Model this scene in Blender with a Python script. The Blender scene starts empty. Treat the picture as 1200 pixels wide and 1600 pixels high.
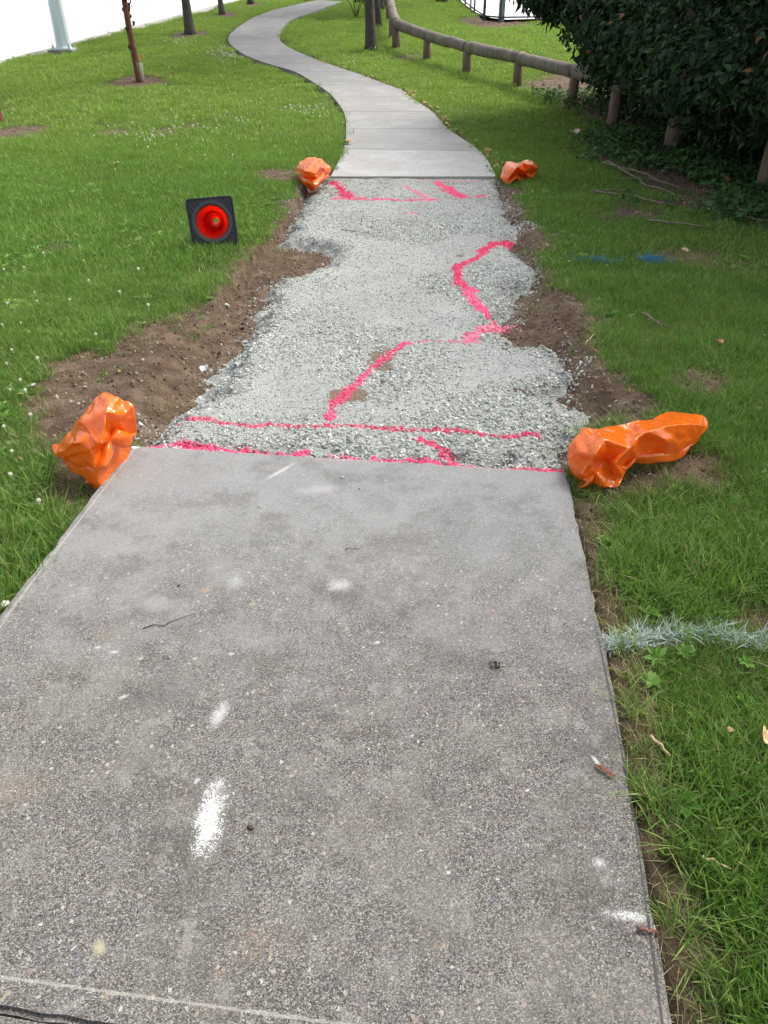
import bpy, bmesh, math, random
import numpy as np
from mathutils import Vector, Matrix, Euler
random.seed(7); rng = np.random.default_rng(11)
R = math.radians
SC = bpy.context.scene
COL = SC.collection

# ------------------------------------------------------------------ camera, sky, sun, exposure
F_PX = 1180.0; PITCH = R(34.1); EYE = 1.54
cam_d = bpy.data.cameras.new('camera'); cam = bpy.data.objects.new('camera', cam_d); COL.objects.link(cam)
cam.location = (0, 0, EYE); cam.rotation_euler = (math.pi/2 - PITCH, 0, 0)
cam_d.sensor_fit = 'VERTICAL'; cam_d.sensor_height = 36; cam_d.lens = 36*F_PX/1600
cam_d.clip_start = .05; cam_d.clip_end = 6000
SC.camera = cam

SUN_EL, SUN_AZ = 50, 58          # azimuth: 0 = +Y (ahead), positive = to the right
w = bpy.data.worlds.new('World'); SC.world = w; w.use_nodes = True
wn = w.node_tree; bg = wn.nodes['Background']
sky = wn.nodes.new('ShaderNodeTexSky'); sky.sky_type = 'NISHITA'; sky.sun_disc = False
sky.sun_elevation = R(SUN_EL); sky.sun_rotation = R(SUN_AZ); sky.air_density = 1.0; sky.dust_density = 4.0; sky.ozone_density = .6
hs = wn.nodes.new('ShaderNodeHueSaturation'); hs.inputs['Saturation'].default_value = .45   # hazy, nearly white sky
wn.links.new(sky.outputs[0], hs.inputs['Color']); wn.links.new(hs.outputs[0], bg.inputs[0]); bg.inputs[1].default_value = .15
sd = bpy.data.lights.new('sun', 'SUN'); sun = bpy.data.objects.new('sun', sd); COL.objects.link(sun)
sd.energy = 1.5; sd.angle = R(24); sd.color = (1, .96, .88)
sv = Vector((math.sin(R(SUN_AZ))*math.cos(R(SUN_EL)), math.cos(R(SUN_AZ))*math.cos(R(SUN_EL)), math.sin(R(SUN_EL))))
sun.rotation_euler = sv.to_track_quat('Z', 'Y').to_euler()
SC.view_settings.view_transform = 'Standard'; SC.view_settings.look = 'None'
SC.view_settings.gamma = 1; SC.view_settings.exposure = 1.1
try: SC.view_settings.use_curve_mapping = False
except Exception: pass
SC.cycles.max_bounces = 6; SC.cycles.transparent_max_bounces = 8
try: SC.cycles.use_denoising = True
except Exception: pass

# ------------------------------------------------------------------ terrain profile and picking
_ty = np.array([-400,-20,-3,0, 4, 9, 11, 12.5, 15.2, 16.5, 20, 25, 30, 36, 45, 60, 120, 6000])
_tz = np.array([.02,.02,.01,0,-.042,-.085,-.06,-.03,.125,.235,.60,1.06,1.52,2.0,2.5,2.9,3.2,3.2])
_yy = np.linspace(-30, 120, 6001); _zz = np.interp(_yy, _ty, _tz)
_k = np.exp(-.5*(np.arange(-80, 81)*.025/.6)**2); _k /= _k.sum()
_zs = np.convolve(np.pad(_zz, 80, mode='edge'), _k, mode='valid')
def T(y): return np.interp(y, _yy, _zs)

def ray(px, py):
    cx, cy = (px-600)/F_PX, (800-py)/F_PX
    c, s = math.cos(PITCH), math.sin(PITCH)
    return np.array([cx, c + cy*s, -s + cy*c])
def P(px, py, h=0.0):
    """ground point (raised by h) seen at photograph pixel px, py"""
    d = ray(px, py); lo = .3
    f = lambda t: EYE + d[2]*t - float(T(d[1]*t)) - h
    t = lo; st = .05
    while f(t) > 0 and t < 90: t += st
    a, b = t-st, t
    for _ in range(25):
        m = (a+b)/2
        if f(m) > 0: a = m
        else: b = m
    return np.array([d[0]*b, d[1]*b, EYE + d[2]*b])
def zc(p): return p[1]*math.cos(PITCH) + (EYE-p[2])*math.sin(PITCH)
def XY(pts): return np.array([P(*p)[:2] for p in pts])
def above(base, py):
    """height above base point at which a vertical line reaches photo row py"""
    cy = (800-py)/F_PX; c, s = math.cos(PITCH), math.sin(PITCH); y = base[1]
    # (dz*c + y*s) / (y*c - dz*s) = cy
    dz = y*(cy*c - s)/(c + cy*s)
    return EYE + dz - base[2]

def hsh(ix, iy, s):
    n = np.sin(ix*127.1 + iy*311.7 + s*74.7)*43758.5453
    return n - np.floor(n)
def vn(x, y, sc, s=0):
    x = np.asarray(x)*sc; y = np.asarray(y)*sc; ix = np.floor(x); iy = np.floor(y); fx = x-ix; fy = y-iy
    fx = fx*fx*(3-2*fx); fy = fy*fy*(3-2*fy)
    return (hsh(ix,iy,s)*(1-fx)+hsh(ix+1,iy,s)*fx)*(1-fy) + (hsh(ix,iy+1,s)*(1-fx)+hsh(ix+1,iy+1,s)*fx)*fy
def fbm(x, y, sc, s=0, o=3):
    return sum(vn(x, y, sc*2**i, s+i*3.3)/2**i for i in range(o))/sum(1/2**i for i in range(o)) - .5
def sdf(poly, x, y):
    poly = np.asarray(poly); x = np.asarray(x, float); y = np.asarray(y, float)
    d = np.full(x.shape, 1e18); ins = np.zeros(x.shape, bool); n = len(poly)
    for i in range(n):
        ax, ay = poly[i]; bx, by = poly[(i+1) % n]; ex, ey = bx-ax, by-ay
        wx, wy = x-ax, y-ay; t = np.clip((wx*ex+wy*ey)/(ex*ex+ey*ey+1e-12), 0, 1)
        d = np.minimum(d, (wx-ex*t)**2 + (wy-ey*t)**2)
        if ay != by:
            c = ((ay > y) != (by > y)) & (x < ax + (y-ay)*ex/ey); ins ^= c
    d = np.sqrt(d); return np.where(ins, -d, d)
def pline(pts, x, y):
    d = np.full(np.asarray(x).shape, 1e9)
    for (ax, ay), (bx, by) in zip(pts[:-1], pts[1:]):
        ex, ey = bx-ax, by-ay; t = np.clip(((x-ax)*ex+(y-ay)*ey)/(ex*ex+ey*ey+1e-12), 0, 1)
        d = np.minimum(d, np.hypot(x-ax-ex*t, y-ay-ey*t))
    return d
def sm(a, b, v): t = np.clip((v-a)/(b-a), 0, 1); return t*t*(3-2*t)

# ------------------------------------------------------------------ outlines, read off the photograph and laid on the ground
L_px = [(517,278),(537,235),(541,203),(537,176),(520,152),(510,143),(490,130),(460,113),(417,100),(383,87),(360,70),(358,57),(373,43),(393,30),(420,19),(450,11),(497,1)]
R_px = [(775,278),(750,238),(700,203),(675,176),(640,152),(630,143),(590,128),(550,113),(510,100),(477,87),(448,73),(437,60),(445,40),(460,30),(483,22),(507,13),(535,3)]
farL = XY(L_px); farR = XY(R_px)
NL = P(205,700)[:2]; NR = P(885,742)[:2]                        # far corners of the near slab
nl1 = P(0,966)[:2]; dl = nl1-NL; dl /= np.linalg.norm(dl)
NBL = NL + dl*2.12; NBR = P(1047,1600)[:2]; NBR = NBR + (NBR-NR)/np.linalg.norm(NBR-NR)*.02
# bottom edge of that slab: line through (0,1587) and (120,1612) extended to both sides
b0, b1 = P(0,1584)[:2], P(110,1603)[:2]
def isect(p, d, q, e):
    M = np.array([d, -e]).T; t = np.linalg.solve(M, q-p); return p + d*t[0]
NBL = isect(NL, dl, b0, b1-b0); dr = NBR-NR; dr /= np.linalg.norm(dr); NBR = isect(NR, dr, b0, b1-b0)
near_poly = np.array([NL, NR, (P(945,1040)[:2]*.0+P(949,1040)[:2]), NBR, NBL])
back = []                                                       # slabs behind the camera
q0, q1 = NBL + dl*.005, NBR + dr*.005
for k in range(3):
    r0, r1 = q0 + dl*1.9, q1 + dr*1.9
    r1 = r0 + (q1-q0)
    back.append(np.array([q0, q1, r1, r0])); q0, q1 = r0 + dl*.012, r1 + dl*.012
exc_px = [(518,268),(480,272),(468,303),(450,328),(428,352),(402,392),(382,412),(360,440),(330,480),(300,505),(255,520),(235,560),(215,600),(190,640),(205,700),
          (885,742),(905,700),(1000,640),(985,610),(940,585),(928,540),(915,490),(880,455),(862,420),(846,372),(812,330),(798,292),(776,276)]
exc = XY(exc_px)
grav_px = [(519,272),(500,284),(478,298),(458,325),(447,350),(440,362),(500,370),(516,380),(505,398),(470,408),(425,420),(412,445),(398,480),(372,520),(345,555),(328,600),(290,625),(262,640),(222,680),(205,704),
           (885,746),(893,700),(908,655),(890,615),(868,592),(900,590),(910,568),(893,548),(862,520),(815,522),(790,500),(800,470),(815,450),(800,442),(840,425),(850,398),(818,385),(800,368),(842,356),(828,345),(800,340),(806,318),(786,296),(777,274)]
grav = XY(grav_px)
soilL = XY([(475,264),(395,272),(400,284),(468,290),(456,325),(424,366),(372,398),(338,450),(300,500),(235,505),(175,540),(70,560),(30,600),(50,650),(80,710),(75,780),(105,800),(160,735),(205,700),(270,650),(330,600),(400,480),(440,400)])
soilR = XY([(776,276),(800,290),(832,345),(858,400),(876,450),(922,488),(934,560),(1000,615),(1010,650),(960,720),(885,742),(900,640),(870,560),(830,480),(830,420),(800,340)])
soilU = XY([(965,705),(1040,715),(1090,735),(1075,765),(1000,760),(960,765)])
barePx = [(1100,600,60,30,.75),(1185,955,45,45,.9),(95,388,30,10,.7),(180,208,22,6,.6),(255,206,25,6,.6),(300,196,12,4,.7),(860,368,40,8,.5),(1060,395,70,14,.5),(1130,420,60,14,.5),
          (150,760,60,40,.6),(30,690,40,30,.35),(640,12,20,4,.4),(770,33,45,7,.95),(640,88,22,5,.5),(30,205,45,9,.9),(218,127,34,7,1.1),(297,53,24,5,1.0),(352,24,14,3,1),(393,8,12,3,1),
          (930,230,60,30,.5),(1000,330,90,22,.7),(1140,1310,50,40,.4),(1010,980,60,30,.25),(1130,1490,60,30,.4)]
bare = []
for (px,py,rx,ry,s) in barePx:
    c = P(px,py); a = P(px+rx,py); b_ = P(px,max(1,py-ry)); bare.append((c[0],c[1],a[0]-c[0],max(.08,b_[1]-c[1]),s))
hedge_soil = XY([(790,128),(850,150),(900,185),(930,215),(900,235),(960,270),(1010,320),(1100,345),(1200,385)]); hedge_soil = np.vstack([hedge_soil, [[7,5.5],[9,9],[7,18],[3.6,17.6]]])
road_e = XY([(0,94),(50,85),(113,68),(200,45),(287,23),(367,1)])
rd = road_e[-1]-road_e[0]; rd /= np.linalg.norm(rd); rn = np.array([-rd[1], rd[0]])
road_edge = np.vstack([road_e[0]-rd*45, road_e, road_e[-1]+rd*60])
road_poly = np.vstack([road_edge, (road_edge[-1]+rn*8.6)[None], (road_edge[0]+rn*8.6)[None]])
yard_px = [(719,2),(741,19),(757,27),(781,32),(860,30),(960,27)]
yard_e = XY(yard_px); yard_poly = np.vstack([yard_e, [[30,yard_e[-1][1]-.3],[30,60],[yard_e[0][0]+1.5,60]]])
path_poly = np.vstack([farL, farR[::-1]])

hard = lambda x, y: np.minimum.reduce([sdf(near_poly,x,y), sdf(path_poly,x,y), sdf(road_poly,x,y), sdf(yard_poly,x,y)] + [sdf(b,x,y) for b in back])
def soilmask(x, y):
    n = fbm(x, y, 2.3, 33)*.34 + fbm(x, y, 6, 3)*.30 + fbm(x, y, 20, 9, 2)*.30
    m = np.zeros(x.shape)
    for poly, wd in ((soilL,.20),(soilR,.16),(soilU,.18)):
        m = np.maximum(m, 1 - sm(-wd*.6, wd, sdf(poly, x, y) + n*.9 + .02))
    m = np.maximum(m, 1 - sm(-.05, .06, sdf(exc, x, y) + fbm(x, y, 14, 19)*.08))
    m = np.maximum(m, (1-sm(-.3,.25, sdf(hedge_soil,x,y)+n*2.0+.12))*.9)
    hn = sdf(near_poly, x, y); m = np.maximum(m, .72*(1-sm(.02,.16,hn + n*.25))*(x > .3)*(y < 2.4))
    for (cx,cy,rx,ry,s) in bare:
        far_ = cy > 11; r = np.hypot((x-cx)/rx, (y-cy)/ry)/(1.5 if far_ else 1.0) + n*(.5 if far_ else 2.2)
        m = np.maximum(m, s*(1-sm(.5,1.15,r)))
    return np.clip(m, 0, 1)

def ground_off(x, y):
    e = sdf(exc, x, y); n = fbm(x, y, 3.5, 5)
    left = (x < .35)
    farcut = sm(4.2, 4.9, y) * left
    wd = .32*(1-farcut) + .035*farcut
    wd = np.where(left, wd, .24)
    top = .028*farcut*sm(1.6,.2,e)                                # turf stands proud at the cut
    o = -.012 + fbm(x, y, .9, 1)*.06*sm(.1,1.2,hard(x,y)) + n*.02 + top
    o = o - (.12 + .02*farcut) * (1 - sm(-wd, .01, e + n*.06*(1-farcut)+n*.03))
    h = hard(x, y)
    o = np.where(h < .0, -.11, o)
    o = o + np.where((h > 0) & (h < .25) & (x < -.3) & (y < 3.2), -.028*(1-h/.25), 0)
    # left of near slab the turf has sunk a little
    sm_ = soilmask(x, y)
    o = o + sm_*(fbm(x, y, 16, 2)*.035 + fbm(x, y, 45, 6, 2)*.018 + .0)
    return o

# ------------------------------------------------------------------ node helpers
def mat(name):
    m = bpy.data.materials.new(name); m.use_nodes = True; nt = m.node_tree; nt.nodes.clear()
    out = nt.nodes.new('ShaderNodeOutputMaterial'); return m, nt, out
class G:
    def __init__(s, nt): s.nt = nt
    def n(s, typ, ins=None, **kw):
        nd = s.nt.nodes.new('ShaderNode'+typ)
        for k, v in kw.items(): setattr(nd, k, v)
        for k, v in (ins or {}).items():
            if isinstance(v, bpy.types.NodeSocket): s.nt.links.new(v, nd.inputs[k])
            else: nd.inputs[k].default_value = v
        return nd
    def m(s, op, a, b=0.0, c=0.0, clamp=False):
        nd = s.n('Math', {0:a,1:b,2:c}, operation=op); nd.use_clamp = clamp; return nd.outputs[0]
    def noise(s, co, sc, det=3, rough=.55): return s.n('TexNoise', {'Vector':co,'Scale':sc,'Detail':det,'Roughness':rough}).outputs[0]
    def ramp(s, v, stops):
        nd = s.n('ValToRGB', {0:v}); cr = nd.color_ramp
        while len(cr.elements) < len(stops): cr.elements.new(.5)
        for e, (p, c) in zip(cr.elements, stops): e.position = p; e.color = (*c, 1) if len(c) == 3 else c
        return nd.outputs[0]
    def mix(s, f, a, b, mode='MIX'):
        nd = s.n('Mix', data_type='RGBA', blend_type=mode)
        for i, v in ((0,f),(6,a),(7,b)):
            if isinstance(v, bpy.types.NodeSocket): s.nt.links.new(v, nd.inputs[i])
            else: nd.inputs[i].default_value = v if i == 0 else (*v, 1)
        return nd.outputs[2]
    def step(s, v, a, b): return s.n('MapRange', {0:v,1:a,2:b,3:0.0,4:1.0}, interpolation_type='SMOOTHSTEP').outputs[0]
    def bump(s, h, st, dist=.01, norm=None):
        i = {'Height':h,'Strength':st,'Distance':dist}
        if norm is not None: i['Normal'] = norm
        return s.n('Bump', i).outputs[0]
    def bsdf(s, col, rough=.8, norm=None, **kw):
        nd = s.n('BsdfPrincipled', {'Base Color':col if isinstance(col, bpy.types.NodeSocket) else (*col,1),'Roughness':rough})
        if norm is not None: s.nt.links.new(norm, nd.inputs['Normal'])
        for k, v in kw.items(): nd.inputs[k.replace('_',' ')].default_value = v
        return nd.outputs[0]
def simple(name, col, rough=.7, var=.25, scale=12, bump=.0, bscale=60, coord='Object', **kw):
    m, nt, out = mat(name); g = G(nt); co = g.n('TexCoord').outputs[coord]
    v = g.noise(co, scale, 4); c = g.mix(v, tuple(x*(1-var) for x in col), tuple(min(1,x*(1+var)) for x in col))
    nm = g.bump(g.noise(co, bscale, 4), bump) if bump else None
    nt.links.new(g.bsdf(c, rough, nm, **kw), out.inputs[0]); return m

# ------------------------------------------------------------------ mesh helpers
def mesh_np(name, V, Fc, smooth=False):
    me = bpy.data.meshes.new(name); me.from_pydata([tuple(v) for v in V], [], [tuple(f) for f in Fc]); me.update()
    if smooth: me.polygons.foreach_set('use_smooth', [True]*len(me.polygons))
    return me
def mesh_fast(name, V, Fq, smooth=True):
    V = np.asarray(V, np.float32); Fq = np.asarray(Fq, np.int32); k = Fq.shape[1]
    me = bpy.data.meshes.new(name); me.vertices.add(len(V)); me.vertices.foreach_set('co', V.ravel())
    me.loops.add(Fq.size); me.loops.foreach_set('vertex_index', Fq.ravel())
    me.polygons.add(len(Fq)); me.polygons.foreach_set('loop_start', np.arange(0, Fq.size, k, dtype=np.int32))
    try: me.polygons.foreach_set('loop_total', np.full(len(Fq), k, np.int32))
    except Exception: pass
    me.polygons.foreach_set('use_smooth', np.full(len(Fq), smooth)); me.update(calc_edges=True); me.validate(); return me
def attr(me, name, vals, typ='FLOAT'):
    a = me.attributes.new(name, typ, 'POINT')
    a.data.foreach_set('value' if typ in ('FLOAT','INT') else 'vector', np.asarray(vals, np.float32 if typ != 'INT' else np.int32).ravel())
def obj(name, me, m=None, parent=None, loc=None, rot=None):
    if isinstance(me, bmesh.types.BMesh):
        b = me; me = bpy.data.meshes.new(name); b.to_mesh(me); b.free()
    o = bpy.data.objects.new(name, me); COL.objects.link(o)
    if m is not None and not me.materials: me.materials.append(m)
    if parent is not None: o.parent = parent
    if loc is not None: o.location = loc
    if rot is not None: o.rotation_euler = rot
    return o
def tag(o, label=None, cat=None, group=None, kind=None):
    if label: o['label'] = label
    if cat: o['category'] = cat
    if group: o['group'] = group
    if kind: o['kind'] = kind
    return o
def thing(name, label, cat, loc=(0,0,0), rot=(0,0,0), group=None):
    o = bpy.data.objects.new(name, None); COL.objects.link(o); o.empty_display_size = .1
    o.location = loc; o.rotation_euler = rot; return tag(o, label, cat, group)
def tube(bm, pts, rad, seg=12, cap=True, jit=0, rnd=random):
    pts = [Vector(p) for p in pts]; rings = []
    up = Vector((0.13,0.21,1)).normalized()
    for i, p in enumerate(pts):
        t = (pts[min(i+1,len(pts)-1)] - pts[max(i-1,0)]).normalized()
        a = t.cross(up)
        if a.length < 1e-3: a = t.cross(Vector((1,0,0)))
        if rings and a.dot(la) < 0: a = -a
        a.normalize(); la = a; b = t.cross(a).normalized(); r = rad[i] if hasattr(rad,'__len__') else rad
        rings.append([bm.verts.new(p + (a*math.cos(k*2*math.pi/seg) + b*math.sin(k*2*math.pi/seg))*r*(1+rnd.uniform(-jit,jit))) for k in range(seg)])
    for A, B in zip(rings[:-1], rings[1:]):
        for k in range(seg):
            f = bm.faces.new((A[k],A[(k+1)%seg],B[(k+1)%seg],B[k])); f.smooth = True
    if cap: bm.faces.new(rings[0][::-1]); bm.faces.new(rings[-1])
    return rings
def box(bm, c, s, rot=None):
    M = Matrix.Translation(c) @ (rot.to_matrix().to_4x4() if rot is not None else Matrix()) @ Matrix.Diagonal((*s,1))
    return bmesh.ops.create_cube(bm, size=1, matrix=M)['verts']
def prism(name, poly, z0, z1, m, parent=None, bev=.006, zf=None):
    bm = bmesh.new(); vb = [bm.verts.new((x,y,(zf(y) if zf else 0)+z1)) for x,y in poly]
    f = bm.faces.new(vb); 
    if f.normal.z < 0: f.normal_flip()
    r = bmesh.ops.extrude_face_region(bm, geom=[f]); vs = [e for e in r['geom'] if isinstance(e, bmesh.types.BMVert)]
    for v in vs: v.co.z += z0 - z1
    bmesh.ops.recalc_face_normals(bm, faces=bm.faces)
    if bev:
        es = [e for e in bm.edges if all(v.co.z > (zf(v.co.y) if zf else 0)+z1-.001 for v in e.verts)]
        bmesh.ops.bevel(bm, geom=es, offset=bev, segments=2, affect='EDGES')
    return obj(name, bm, m, parent)

def scatter(name, pts, rots, scl, idx, sources, m=None, attrs=None, real=False):
    """one object whose geometry nodes set a piece on every point"""
    me = bpy.data.meshes.new(name); me.vertices.add(len(pts)); me.vertices.foreach_set('co', np.asarray(pts, np.float32).ravel()); me.update()
    attr(me, 'rot', rots, 'FLOAT_VECTOR'); attr(me, 'scl', scl); attr(me, 'pick', idx, 'INT')
    o = bpy.data.objects.new(name, me); COL.objects.link(o)
    ng = bpy.data.node_groups.new(name+'_scatter', 'GeometryNodeTree')
    ng.interface.new_socket('Geometry', in_out='INPUT', socket_type='NodeSocketGeometry'); ng.interface.new_socket('Geometry', in_out='OUTPUT', socket_type='NodeSocketGeometry')
    N = lambda t: ng.nodes.new(t); gi, go = N('NodeGroupInput'), N('NodeGroupOutput')
    jn = N('GeometryNodeJoinGeometry')
    for s in sources[::-1]:
        oi = N('GeometryNodeObjectInfo'); oi.inputs['Object'].default_value = s; oi.inputs['As Instance'].default_value = False
        gt = N('GeometryNodeGeometryToInstance'); ng.links.new(oi.outputs['Geometry'], gt.inputs[0]); ng.links.new(gt.outputs[0], jn.inputs[0])
    ip = N('GeometryNodeInstanceOnPoints'); ng.links.new(gi.outputs[0], ip.inputs['Points']); ng.links.new(jn.outputs[0], ip.inputs['Instance'])
    ip.inputs['Pick Instance'].default_value = True
    for nm, ty, sk in (('rot','FLOAT_VECTOR','Rotation'),('scl','FLOAT','Scale'),('pick','INT','Instance Index')):
        a = N('GeometryNodeInputNamedAttribute'); a.data_type = ty; a.inputs['Name'].default_value = nm
        ng.links.new(next(x for x in a.outputs if x.enabled and x.name == 'Attribute'), ip.inputs[sk])
    if real:
        rl = N('GeometryNodeRealizeInstances'); ng.links.new(ip.outputs[0], rl.inputs[0]); ng.links.new(rl.outputs[0], go.inputs[0])
    else: ng.links.new(ip.outputs[0], go.inputs[0])
    md = o.modifiers.new('scatter', 'NODES'); md.node_group = ng
    return o
def source(name, me, m):
    if not me.materials: me.materials.append(m)
    return bpy.data.objects.new(name, me)                         # never linked to the scene: only feeds scatter()

# ------------------------------------------------------------------ materials
def ground_mat():
    m, nt, out = mat('soil'); g = G(nt); pos = g.n('NewGeometry').outputs['Position']
    s = g.n('Attribute', attribute_name='soil').outputs['Fac']
    n1 = g.noise(pos, 9, 5, .65); n2 = g.noise(pos, 70, 4, .7)
    soil = g.ramp(n1, [(.3,(.085,.058,.040)),(.5,(.165,.118,.085)),(.7,(.27,.21,.16))])
    soil = g.mix(g.m('MULTIPLY', n2, .7), soil, (.25,.18,.12), 'OVERLAY')
    th = g.ramp(g.noise(pos, 2.2, 5, .7), [(.3,(.05,.075,.02)),(.6,(.075,.11,.025)),(.8,(.15,.13,.06))])
    c = g.mix(g.step(s, .1, .6), th, soil)
    h = g.m('ADD', g.m('MULTIPLY', g.noise(pos, 40, 5, .7), 1.0), g.m('MULTIPLY', g.noise(pos, 160, 3, .7), .4))
    nt.links.new(g.bsdf(c, .95, g.bump(h, .9, .02), Specular_IOR_Level=.2), out.inputs[0]); return m
def grass_mat(name='grass_blades', paint=None):
    m, nt, out = mat(name); g = G(nt); pos = g.n('NewGeometry').outputs['Position']
    bc = g.n('Attribute', attribute_name='bc').outputs['Fac']     # 0..1 per-blade tone, >1 dry
    up = g.n('Attribute', attribute_name='up').outputs['Fac']
    big = g.noise(pos, .55, 3); mid = g.noise(pos, 3.5, 3)
    t = g.m('ADD', g.m('MULTIPLY', bc, .55), g.m('ADD', g.m('MULTIPLY', big, .35), g.m('MULTIPLY', mid, .25)))
    c = g.ramp(t, [(.16,(.024,.068,.012)),(.4,(.070,.175,.026)),(.6,(.155,.31,.048)),(.82,(.34,.48,.11))])
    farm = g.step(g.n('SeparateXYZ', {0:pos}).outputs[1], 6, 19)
    c = g.mix(g.m('MULTIPLY', farm, .7), c, (.42,.58,.085))  # yellower far lawn, its sunlit brightness painted into the blade colour by distance
    dry = g.step(g.m('ADD', bc, g.m('MULTIPLY', g.noise(pos, 1.3, 3), .12)), 1.02, 1.06)
    c = g.mix(dry, c, (.46,.39,.20))
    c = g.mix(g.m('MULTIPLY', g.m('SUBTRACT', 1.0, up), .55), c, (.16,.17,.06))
    if paint: c = g.mix(g.m('MULTIPLY', g.step(up, .0, .5), .85), c, paint)
    d = g.bsdf(c, .55, Specular_IOR_Level=.35)
    tr = g.n('BsdfTranslucent', {0:g.mix(.5, c, (.17,.40,.03))}).outputs[0]
    nt.links.new(g.n('MixShader', {0:.32 if not paint else .1, 1:d, 2:tr}).outputs[0], out.inputs[0]); return m
def marks_mask(g, co, marks, nz):
    """irregular worn or painted spots: (px, py, rx, ry, angle deg, softness, strength)"""
    acc = None
    for (px,py,rx,ry,an,soft,st) in marks:
        c = P(px,py); mp = g.n('Mapping', {'Vector':co,'Location':(c[0],c[1],0),'Rotation':(0,0,R(an)),'Scale':(rx,ry,1e3)}, vector_type='TEXTURE')
        xy = g.n('VectorMath', {0:mp.outputs[0],1:(1,1,0)}, operation='MULTIPLY').outputs[0]
        d = g.n('VectorMath', {0:xy}, operation='LENGTH').outputs['Value']
        v = g.m('MULTIPLY', g.m('SUBTRACT', 1.0, g.step(g.m('ADD', d, g.m('MULTIPLY', g.m('SUBTRACT', nz, .5), soft)), .45, 1.1)), st)
        acc = v if acc is None else g.m('MAXIMUM', acc, v)
    return acc
def concrete(name, near=True, tone=1.0, marks=None):
    m, nt, out = mat(name); g = G(nt); pos = g.n('NewGeometry').outputs['Position']
    wob = g.n('TexNoise', {'Vector':pos,'Scale':60.0,'Detail':2.0}).outputs['Color']
    pw = g.n('VectorMath', {0:pos,1:g.n('VectorMath', {0:wob,'Scale':.006}, operation='SCALE').outputs[0]}, operation='ADD').outputs[0]
    v1 = g.n('TexVoronoi', {'Vector':pw,'Scale':430.0 if near else 90.0}); cell = g.n('SeparateColor', {0:v1.outputs['Color']}).outputs[0]
    v2 = g.n('TexVoronoi', {'Vector':pw,'Scale':150.0}); cell2 = g.n('SeparateColor', {0:v2.outputs['Color']}); 
    b1 = g.noise(pos, 1.7, 5, .65); b2 = g.noise(pos, 7, 5, .7); b3 = g.noise(pos, 1.1, 2)
    if near: a = [(.0,(.042,.039,.036)),(.25,(.090,.083,.076)),(.6,(.175,.163,.149)),(.88,(.27,.253,.232)),(1,(.46,.44,.40))]
    else: a = [(0,(.22,.215,.205)),(.5,(.28,.275,.265)),(1,(.34,.335,.325))]
    c = g.ramp(cell, [(p, tuple(x*tone for x in q)) for p, q in a])
    if near:
        peb = g.m('GREATER_THAN', cell2.outputs[1], .965)
        pc = g.ramp(cell2.outputs[2], [(0,(.07,.075,.09)),(.35,(.17,.18,.22)),(.6,(.30,.20,.17)),(.8,(.42,.36,.26)),(1,(.60,.58,.54))])
        c = g.mix(g.m('MULTIPLY', peb, .75), c, pc)
        # cement skin worn off unevenly: paler and smoother towards the sides and the broken end
        skin = g.step(g.m('ADD', b1, g.m('MULTIPLY', g.m('SUBTRACT', b2, .5), .9)), .42, .66)
        c = g.mix(g.m('MULTIPLY', skin, .30), c, (.275,.255,.230))
        dark = g.step(g.noise(pos, 2.6, 4, .6), .52, .70); c = g.mix(g.m('MULTIPLY', dark, .38), c, (.085,.078,.072))
        yy = g.n('SeparateXYZ', {0:pos}).outputs[1]
        dust = g.step(g.m('ADD', yy, g.m('MULTIPLY', g.m('SUBTRACT', b2, .5), 1.3)), 1.15, 2.75)
        c = g.mix(g.m('MULTIPLY', dust, .55), c, (.36,.368,.368))
        st1 = g.step(g.noise(pos, 3.7, 6, .72), .50, .62); c = g.mix(g.m('MULTIPLY', st1, .30), c, (.085,.072,.060))
        st2 = g.step(g.m('ADD', g.noise(pos, 11, 5, .75), g.m('MULTIPLY', cell, .06)), .56, .70); c = g.mix(g.m('MULTIPLY', st2, .34), c, (.36,.345,.322))
        org = g.step(g.noise(pos, 5.2, 3), .66, .74); c = g.mix(g.m('MULTIPLY', org, .25), c, (.34,.24,.17))
    else:
        c = g.mix(g.step(b2, .35, .75), c, (.25*tone,.243*tone,.235*tone)); c = g.mix(g.m('MULTIPLY', g.step(b1,.45,.7), .6), c, (.36*tone,.356*tone,.348*tone))
    fine = g.noise(pos, 420, 2, .7)
    if marks:
        for lst, col in marks:
            c = g.mix(marks_mask(g, pos, lst, g.m('ADD', g.m('MULTIPLY', g.noise(pos, 28, 4, .7), .6), g.m('MULTIPLY', cell, .42))), c, col)
    h = g.m('ADD', g.m('MULTIPLY', g.n('TexVoronoi', {'Vector':pw,'Scale':430.0}).outputs['Distance'], -1.0), g.m('MULTIPLY', fine, .5))
    nt.links.new(g.bsdf(c, .88, g.bump(h, .55 if near else .25, .004), Specular_IOR_Level=.3), out.inputs[0]); return m
PINK = (.80,.06,.19)
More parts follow.
